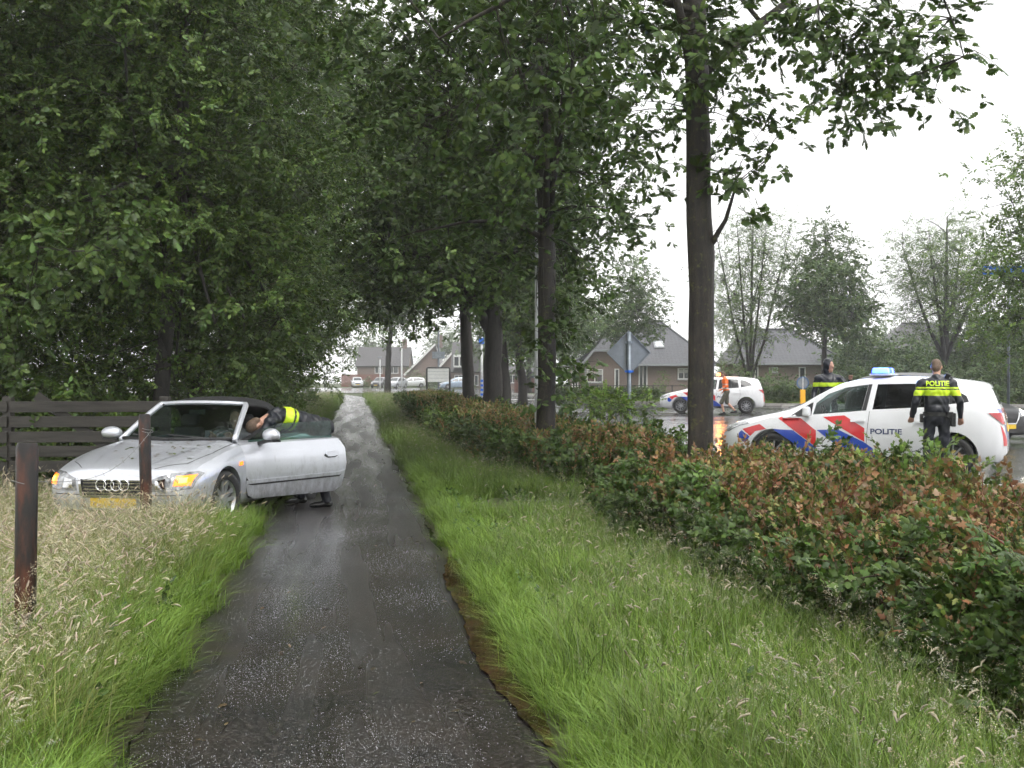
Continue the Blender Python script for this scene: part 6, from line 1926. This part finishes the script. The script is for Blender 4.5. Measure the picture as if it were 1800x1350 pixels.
# yellow traffic island bollard
bo = empty('bollard', (sx(1411, 57), 57, .1)); tag(bo, 'yellow bollard with a round grey sign between the police cars', 'bollard')
G_ = Geo(); G_.box((0, 0, .45), (.25, .2, .9), taper=.96); mm = G_.mesh('post'); bevelled(mm, .03, 2); link('post', mm, bo, MAT['bollard'])
G_ = Geo(); G_.lathe([(.001, -.012), (.30, -.012), (.31, 0), (.30, .012), (.001, .012)], 30, 'y', (0, 0, 1.24)); G_.build('disc', MAT['sign_back'], bo)
G_ = Geo(); G_.lathe([(.25, -.02), (.31, -.022), (.315, 0)], 30, 'y', (0, 0, 1.24)); G_.build('disc_rim', simple('dull_blue_rim', (.06, .12, .24), .4), bo)
G_ = Geo(); G_.tube([(0, -.035, .85), (0, -.035, 1.53)], .025, 8); G_.build('pole', MAT['pole_white'], bo)
isl = Geo(); isl.lathe([(1.05, .09), (1.0, .22), (.001, .24)], 28, 'z', (sx(1411, 57), 57, 0)); tag(isl.build('traffic_island_kerb', MAT['kerb']), kind='structure')
# blue direction arrow
da = empty('direction_sign', (sx(1774, 40), 40, .1)); tag(da, 'blue arrow sign on a tall mast at the right edge', 'road sign')
G_ = Geo(); G_.tube([(0, .06, -.2), (0, .06, 5.7)], .05, 10); G_.build('mast', MAT['galv'], da, smooth=True)
G_ = Geo(); G_.prism([(-1.0, 5.27), (-.90, 5.11), (1.3, 5.11), (1.3, 5.43), (-.90, 5.43)], -.02, .0, lambda u, v, a: (u, a, v)); G_.build('panel', MAT['sign_blue'], da)
G_ = Geo(); G_.prism([(-.92, 5.27), (-.74, 5.38), (-.74, 5.31), (-.52, 5.31), (-.52, 5.23), (-.74, 5.23), (-.74, 5.16)], -.026, -.023, lambda u, v, a: (u, a, v)); G_.build('arrow', MAT['sign_white'], da)
# railing in front of the bungalows
rl = empty('railing', (1.0, 77.6, .1)); tag(rl, 'low dark metal railing in front of the first bungalow', 'railing')
ra, rb = Vector((0, 0, 0)), Vector((13.0, -4.6, 0))
for i in range(12):
    p = ra.lerp(rb, i / 11); G_ = Geo(); G_.tube([p + Vector((0, 0, -.2)), p + Vector((0, 0, 1.0))], .035, 6); G_.build('post', MAT['rail'], rl)
for z in (.5, .95):
    G_ = Geo(); G_.tube([ra + Vector((0, 0, z)), rb + Vector((0, 0, z))], .022, 6); G_.build('rail', MAT['rail'], rl)

def box_hedge(label, x0, x1, y, h, wd):
    root = empty('clipped_hedge', ((x0 + x1) / 2, y, .08)); tag(root, label, 'hedge', 'clipped hedges across the road')
    P = []; Rt = []; S = []
    for x in np.arange(x0, x1, .42):
        for z in np.arange(.15, h, .36):
            P.append((x - (x0 + x1) / 2 + random.uniform(-.1, .1), 0, z)); Rt.append((0, 0, math.pi / 2 + random.gauss(0, .2))); S.append(random.uniform(1.4, 1.8))
        for u in np.arange(.1, wd, .4):
            P.append((x - (x0 + x1) / 2, u, h)); Rt.append((0, math.pi / 2, random.uniform(0, 6))); S.append(random.uniform(1.3, 1.7))
    scatter('foliage', H_side[0], H_side[1], P, Rt, S, root)['kind'] = 'stuff'
    return root
box_hedge('low clipped hedge right of the far police car', 13.6, 17.6, 63.4, .72, .9)
box_hedge('low clipped hedge behind the bonnet of the far police car', 2.2, 8.8, 68.5, .62, .9)
box_hedge('low clipped hedge along the verge at the right', 17.9, 28, 63.0, .6, .9)

# ================================================================== HOUSES
def brick_mat(name, c, mortar, sc=1.0):
    m, nt, b, _ = new_mat(name)
    co = coords(nt, 'Object')
    bt = nd(nt, 'ShaderNodeTexBrick', {'Vector': nd(nt, 'ShaderNodeMapping', {'Vector': co, 'Rotation': (R(90), 0, 0)}).outputs[0], 'Color1': rgba(c), 'Color2': rgba(tuple(x * .8 for x in c)), 'Mortar': rgba(mortar), 'Scale': 4.5 * sc})
    nt.links.new(mix(nt, noise(nt, .6, 4, co), bt.outputs[0], tuple(x * .9 for x in c)), b.inputs['Base Color']); b.inputs['Roughness'].default_value = .8
    return m
def tile_mat(name, c):
    m, nt, b, _ = new_mat(name)
    co = coords(nt, 'Object')
    wx = nd(nt, 'ShaderNodeTexWave', {'Vector': co, 'Scale': 1.05, 'Distortion': 0.0}, wave_type='BANDS', bands_direction='X', wave_profile='SIN')
    wz = nd(nt, 'ShaderNodeTexWave', {'Vector': co, 'Scale': 1.6, 'Distortion': 0.0}, wave_type='BANDS', bands_direction='Z', wave_profile='SAW')
    s = nd(nt, 'ShaderNodeMath', {0: nd(nt, 'ShaderNodeMath', {0: wx.outputs[1], 1: .3}, operation='MULTIPLY').outputs[0], 1: wz.outputs[1]}, operation='ADD').outputs[0]
    n1 = noise(nt, 3, 4, co)
    nt.links.new(mix(nt, n1, tuple(x * .75 for x in c), tuple(x * 1.2 for x in c)), b.inputs['Base Color']); b.inputs['Roughness'].default_value = .42
    bump(nt, b, s, .5, .05)
    return m
MAT['brick_pink'] = brick_mat('pinkish_brick', (.27, .20, .175), (.30, .27, .25))
MAT['brick_brown'] = brick_mat('brown_brick', (.18, .125, .105), (.22, .19, .17))
MAT['tile'] = tile_mat('grey_roof_tile', (.085, .088, .098))
MAT['tile_dark'] = tile_mat('dark_roof_tile', (.065, .062, .065))
MAT['trim'] = simple('white_trim', (.72, .72, .70), .5, var=.05)
MAT['pane'] = simple('house_pane', (.035, .04, .043), .06, spec=.8, var=.4, scale=2)
MAT['curtain'] = simple('net_curtain', (.45, .45, .43), .8, var=.15)
MAT['gutter'] = simple('zinc_gutter', (.33, .34, .36), .5)

def window(parent, x0, x1, z0, z1, y, n=2, curtain=False, name='window'):
    cx_, cz_ = (x0 + x1) / 2, (z0 + z1) / 2
    G_ = Geo(); t = .09
    for (a, b, c_, d_) in ((x0, x1, z0, z0 + t), (x0, x1, z1 - t, z1), (x0, x0 + t, z0 + t, z1 - t), (x1 - t, x1, z0 + t, z1 - t)):
        G_.box(((a + b) / 2, y - .03, (c_ + d_) / 2), (b - a, .1, d_ - c_))
    for i in range(1, n):
        x = x0 + (x1 - x0) * i / n; G_.box((x, y - .03, cz_), (.07, .09, z1 - z0 - 2 * t))
    w_ = G_.build(name, MAT['trim'], parent)
    for i in range(n):
        a, b = x0 + (x1 - x0) * i / n + .05, x0 + (x1 - x0) * (i + 1) / n - .05
        G_ = Geo(); G_.box(((a + b) / 2, y - .012, cz_), (b - a, .02, z1 - z0 - t)); G_.build('pane', MAT['pane'], w_)
        if curtain:
            G_ = Geo(); G_.box(((a + b) / 2, y - .024, z1 - t - (z1 - z0) * .18), ((b - a) * .9, .006, (z1 - z0) * .3)); G_.build('curtain', MAT['curtain'], w_)
    G_ = Geo(); G_.box((cx_, y - .06, z0 - .03), (x1 - x0 + .1, .14, .05)); G_.build('sill', MAT['gutter'], w_)
    return w_

def slab(G_, pts, th=.14):
    """a roof plane with thickness"""
    pts = [Vector(p) for p in pts]
    n = (pts[1] - pts[0]).cross(pts[2] - pts[0]).normalized()
    if n.z < 0: n = -n
    k = len(pts); lo_ = [p - n * th for p in pts]
    G_.add(pts + lo_, [tuple(range(k)), tuple(range(2 * k - 1, k - 1, -1))] + [(i, (i + 1) % k, k + (i + 1) % k, k + i) for i in range(k)])

def bungalow(label, x0, x1, y0, y1, ez, rx0, rx1, rz, mats=('brick_pink', 'tile')):
    root = empty('house', (x0, y0, .0)); tag(root, label, 'house', 'bungalows across the road')
    w_, dp = x1 - x0, y1 - y0
    G_ = Geo(); G_.box((w_ / 2, dp / 2, ez / 2 - .1), (w_, dp, ez + .2)); G_.build('wall', MAT[mats[0]], root)
    o = .45; ym = dp / 2; a, b = rx0 - x0, rx1 - x0
    e = ez - .06
    ro = Geo()
    slab(ro, [(-o, -o, e), (w_ + o, -o, e), (b, ym, rz), (a, ym, rz)]); slab(ro, [(-o, dp + o, e), (a, ym, rz), (b, ym, rz), (w_ + o, dp + o, e)])
    slab(ro, [(-o, -o, e), (a, ym, rz), (-o, dp + o, e)]); slab(ro, [(w_ + o, -o, e), (w_ + o, dp + o, e), (b, ym, rz)])
    r_ = ro.build('roof', MAT[mats[1]], root)
    G_ = Geo(); G_.tube([(a, ym, rz + .03), (b, ym, rz + .03)], .1, 8); G_.tube([(a, ym, rz + .03), (-o, -o, e + .03)], .08, 8); G_.tube([(b, ym, rz + .03), (w_ + o, -o, e + .03)], .08, 8); G_.build('ridge_tiles', MAT[mats[1]], r_)
    G_ = Geo(); G_.box((w_ / 2, -o - .06, e - .02), (w_ + 2 * o, .12, .13)); G_.build('gutter', MAT['gutter'], r_)
    return root, r_
H1, H1r = bungalow('first bungalow with grey hipped roof, skylight and clipped front gable', 4.84, 15.4, 88, 98, 2.62, 11.0, 12.1, 6.15)
X = lambda px, d=88: sx(px, d) - 4.84
Z = lambda py, d=88: sz(py, d)
window(H1, X(1005), X(1016.5), .45, Z(650), 0, 2)
window(H1, X(1122.5), X(1138), .4, Z(641), 0, 2)
window(H1, X(1191), X(1213), Z(667), Z(647), 0, 2, True)
# skylight on the front slope
t_ = (Z(606) - 2.56) / (6.15 - 2.56); ysk = -.45 + (5 + .45) * t_
xk = X(1158, 88 + ysk)
G_ = Geo(); n_ = Vector((0, -(6.15 - 2.56), 5.45)).normalized(); G_.box((xk, ysk, Z(606) + .05), (.8, 1.0, .12), rot=(math.atan2(3.59, 5.45), 0, 0)); sk = G_.build('skylight', MAT['gutter'], H1r)
G_ = Geo(); G_.box((xk, ysk - .035, Z(606) + .105), (.64, .8, .05), rot=(math.atan2(3.59, 5.45), 0, 0)); G_.build('pane', simple('skylight_pane', (.5, .52, .54), .05, spec=.9), sk)
# front wing
yw = -1.3
G_ = Geo(); G_.prism([(.62, -.2), (.62, 2.5), (1.45, 3.55), (3.15, 3.55), (4.05, 2.5), (4.05, -.2)], yw, 1.0, lambda u, v, a: (u, a, v)); G_.build('wing_wall', MAT['brick_pink'], H1)
ro = Geo(); slab(ro, [(.22, yw - .35, 2.32), (1.36, yw - .35, 3.68), (2.3, yw + 1.2, 4.75), (2.3, 4.0, 4.75), (.22, 4.0, 2.32)]); slab(ro, [(4.4, yw - .35, 2.32), (4.4, 4.0, 2.32), (2.3, 4.0, 4.75), (2.3, yw + 1.2, 4.75), (3.24, yw - .35, 3.68)])
slab(ro, [(1.36, yw - .35, 3.68), (3.24, yw - .35, 3.68), (2.3, yw + 1.2, 4.75)]); ro.build('wing_roof', MAT['tile'], H1)
G_ = Geo(); G_.bar((.22, yw - .38, 2.26), (1.36, yw - .38, 3.62), .05, .16); G_.bar((1.36, yw - .38, 3.62), (3.24, yw - .38, 3.62), .05, .16); G_.bar((3.24, yw - .38, 3.62), (4.4, yw - .38, 2.26), .05, .16); G_.build('bargeboard', MAT['gutter'], H1)
window(H1, X(1031, 86.7), X(1060, 86.7), Z(668, 86.7) - .2, Z(649, 86.7), yw, 2, True)
window(H1, X(1080, 86.7), X(1088.5, 86.7), .1, Z(648, 86.7), yw, 1, name='door')
G_ = Geo(); G_.tube([(.75, yw - .07, 2.3), (.75, yw - .07, 0)], .05, 6); G_.build('downpipe', MAT['gutter'], H1)
G_ = Geo(); G_.tube([(X(1142), 3.0, 4.4), (X(1142), 3.0, 5.1)], .09, 8); G_.build('vent_pipe', MAT['gutter'], H1r)

H2, H2r = bungalow('second bungalow with plain grey roof behind the round tree', 17.2, 25.0, 86, 94, 2.68, 18.2, 22.1, 5.35)
X2 = lambda px: sx(px, 86) - 17.2
for a, b, c_, d_ in ((1404, 1416, 668, 645), (1326, 1333, 668, 645), (1356, 1367, 655, 645)): window(H2, X2(a), X2(b), Z(c_, 86), Z(d_, 86), 0, 1)
H3, H3r = bungalow('third house with grey roof peeping between trees at right', 36.0, 44.5, 108, 117, 3.6, 38.5, 41.5, 6.9, ('brick_brown', 'tile_dark'))
window(H3, 2, 3.4, 1.2, 2.8, 0, 2)
# clipped evergreen and planting by the first bungalow
for px, d, rx, rz, lab in ((1164, 86.5, .85, 2.2, 'clipped evergreen column against the first bungalow'), (1052, 84, 1.1, 1.2, 'yellow-green shrub in the first bungalow garden'), (1130, 84.5, 1.3, 1.0, 'low garden shrub under the tall window'), (1090, 84.5, .9, .8, 'low garden shrub by the bungalow door')):
    bush('garden_shrub', lab, (sx(px, d), d, .05), (rx, rx * .8, rz), 26, CL('fly', 10, .4, .3, .5), group='shrubs by the bungalows')

# ---- terrace far down the road
def gable_house(label, px0, px1, d, py_eave, py_apex, apex_t, py_left, depth=9):
    """brick gable towards us, long tiled slope on its left"""
    x0, x1 = sx(px0, d), sx(px1, d); w_ = x1 - x0
    root = empty('terrace_house', (x0, d, 0)); tag(root, label, 'house', 'terrace houses beyond the far road')
    ze, za, zl_ = sz(py_eave, d), sz(py_apex, d), sz(py_left, d); xa = w_ * apex_t
    G_ = Geo(); G_.prism([(0, -.3), (0, zl_), (xa, za - .25), (w_, ze), (w_, -.3)], 0, depth, lambda u, v, a: (u, a, v)); G_.build('wall', MAT['brick_brown'], root)
    ro = Geo(); k = (za - zl_) / max(.1, xa)
    slab(ro, [(-.5, -.4, zl_ - .5 * k), (xa, -.4, za), (xa, depth + .4, za), (-.5, depth + .4, zl_ - .5 * k)], .22)
    k2 = (za - ze) / max(.1, w_ - xa); slab(ro, [(w_ + .4, -.4, ze - .4 * k2), (w_ + .4, depth + .4, ze - .4 * k2), (xa, depth + .4, za), (xa, -.4, za)], .22)
    r_ = ro.build('roof', MAT['tile_dark'], root)
    G_ = Geo(); G_.bar((-.5, -.44, zl_ - .5 * k - .1), (xa, -.44, za - .1), .06, .3); G_.build('bargeboard', MAT['trim'], r_)
    G_ = Geo(); G_.box((xa + .5, depth * .5, za + .5), (.8, .8, 2.2)); G_.build('chimney', MAT['brick_brown'], r_)
    return root, w_
def slope_house(label, px0, px1, d, py_eave, py_ridge, depth=9):
    x0, x1 = sx(px0, d), sx(px1, d); w_ = x1 - x0
    root = empty('terrace_house', (x0, d, 0)); tag(root, label, 'house', 'terrace houses beyond the far road')
    ze, zr_ = sz(py_eave, d), sz(py_ridge, d)
    G_ = Geo(); G_.prism([(0, -.3), (0, ze), (depth / 2, zr_ - .2), (depth, ze), (depth, -.3)], 0, w_, lambda u, v, a: (a, u, v)); G_.build('wall', MAT['brick_brown'], root)
    ro = Geo(); k = (zr_ - ze) / (depth / 2)
    slab(ro, [(-.3, -.5, ze - .5 * k), (w_ + .3, -.5, ze - .5 * k), (w_ + .3, depth / 2, zr_), (-.3, depth / 2, zr_)], .2); slab(ro, [(-.3, depth + .5, ze - .5 * k), (-.3, depth / 2, zr_), (w_ + .3, depth / 2, zr_), (w_ + .3, depth + .5, ze - .5 * k)], .2)
    r_ = ro.build('roof', MAT['tile_dark'], root)
    G_ = Geo(); G_.box((w_ * .9, depth / 2, zr_ + .5), (.8, .8, 1.8)); G_.build('chimney', MAT['brick_brown'], r_)
    return root, w_
t1, w1 = slope_house('leftmost far terrace house with broad tiled roof', 628, 716, 196, 640, 609)
window(t1, w1 * .62, w1 * .82, 2.2, 3.6, 0, 2); window(t1, w1 * .35, w1 * .5, 2.2, 3.6, 0, 2); window(t1, w1 * .6, w1 * .9, .2, 1.3, 0, 3)
t2, w2 = gable_house('far terrace house with brown gable behind the lamp post', 716, 776, 188, 650, 604, .82, 653)
window(t2, w2 * .08, w2 * .22, .3, 1.6, 0, 1)
t3, w3 = gable_house('far terrace house with white-edged gable behind the pale board', 764, 812, 180, 650, 608, .85, 654)
window(t3, w3 * .10, w3 * .36, 1.9, 3.0, 0, 2)
t4, w4 = slope_house('far terrace house with bay windows between the oak trunks', 796, 852, 172, 648, 600)
window(t4, w4 * .05, w4 * .32, .3, 1.9, 0, 2); window(t4, w4 * .45, w4 * .8, .3, 1.9, 0, 3)
G_ = Geo(); G_.box((w4 * .22, -.3, 4.0), (w4 * .36, 2.4, 1.9)); dm = G_.build('dormer', MAT['trim'], t4); 
for i in range(2):
    G_ = Geo(); G_.box((w4 * (.13 + .17 * i), -1.52, 3.95), (w4 * .13, .06, 1.3)); G_.build('pane', MAT['pane'], dm)
t5, w5 = slope_house('far house between the slim hazy oaks', 862, 960, 150, 652, 640)
window(t5, w5 * .3, w5 * .5, .8, 1.9, 0, 2); window(t5, w5 * .6, w5 * .8, .8, 1.9, 0, 2)
def board_fence(label, px0, px1, d, h):
    root = empty('board_fence', (sx(px0, d), d, 0)); tag(root, label, 'fence', 'reddish board fences')
    n = int((sx(px1, d) - sx(px0, d)) / .16)
    G_ = Geo()
    for i in range(n): G_.box((i * .16 + .08, random.uniform(-.01, .01), h / 2), (.148, .02, h + random.uniform(-.02, .02)))
    me = G_.mesh('boards'); o = link('boards', me, root, MAT['fence_red']); o['kind'] = 'stuff'
    G_ = Geo(); G_.box((n * .08, .04, h * .8), (n * .16, .04, .08)); G_.box((n * .08, .04, h * .2), (n * .16, .04, .08)); G_.build('rail', MAT['fence_red'], root)
    return root
MAT['fence_red'] = wood_mat('reddish_fence', (.13, .05, .035), (.20, .085, .06))
board_fence('reddish board fence behind the parked cars at far left', 600, 688, 182, 2.0)
board_fence('reddish board fence between the slim hazy oaks', 904, 948, 120, 1.5)
for px, d, rx, rz, lab in ((738, 176, 2.2, 3.4, 'green shrub in front of the brown gable'), (765, 174, 2.4, 1.6, 'low yellow-green shrub behind the pale board'), (648, 178, 2.6, 1.4, 'low hedge-like shrub left of the lone tree'), (800, 168, 2.6, 1.3, 'low shrub before the bay windows'),
                           (1005, 96, 1.6, 2.8, 'hazy shrub at the left corner of the first bungalow')):
    bush('garden_shrub', lab, (sx(px, d), d, 0), (rx, rx, rz), 36, CL('far', 10, .7, .7, 1.1), group='shrubs by the far houses')
for px, d, h, r, lab in ((655, 225, 9.5, 5, 'hazy tree rising behind the leftmost terrace roof'), (790, 235, 12, 6, 'hazy tree rising behind the chimneys'), (880, 170, 12, 6, 'hazy broad tree behind the slim oaks'), (985, 130, 11, 5, 'hazy tree left of the first bungalow'), (930, 120, 10, 4.5, 'hazy tree above the red fence'),
                         (1500, 125, 6.5, 4.5, 'pale tree behind the second bungalow'), (1560, 140, 6.5, 4.5, 'pale tree before the third house')):
    tree('background_tree', lab, (sx(px, d), d), [(0, 0, 0, .3), (0, 0, 2, .25), (0, 0, h * .9, .08)], [(0, 0, h * .62, r, r, h * .38)], 90, 14, 'far', smin=1.2, smax=1.9, csz=1.5, limbs=6, bark='bark_dark', sides=7, group='hazy background trees')
# ================================================================== RAIN HAZE
m = bpy.data.materials.new('rain_haze'); m.use_nodes = True
nt = m.node_tree; nt.nodes.clear()
pv = nd(nt, 'ShaderNodeVolumePrincipled', {'Color': (.97, .98, 1.0, 1), 'Density': .0009, 'Anisotropy': .35})
ou = nt.nodes.new('ShaderNodeOutputMaterial'); nt.links.new(pv.outputs[0], ou.inputs['Volume'])
G_ = Geo(); G_.box((5, 132.5, 8.5), (300, 325, 21))
tag(G_.build('haze', m), 'thin grey rain haze over the whole street', 'haze', kind='stuff')
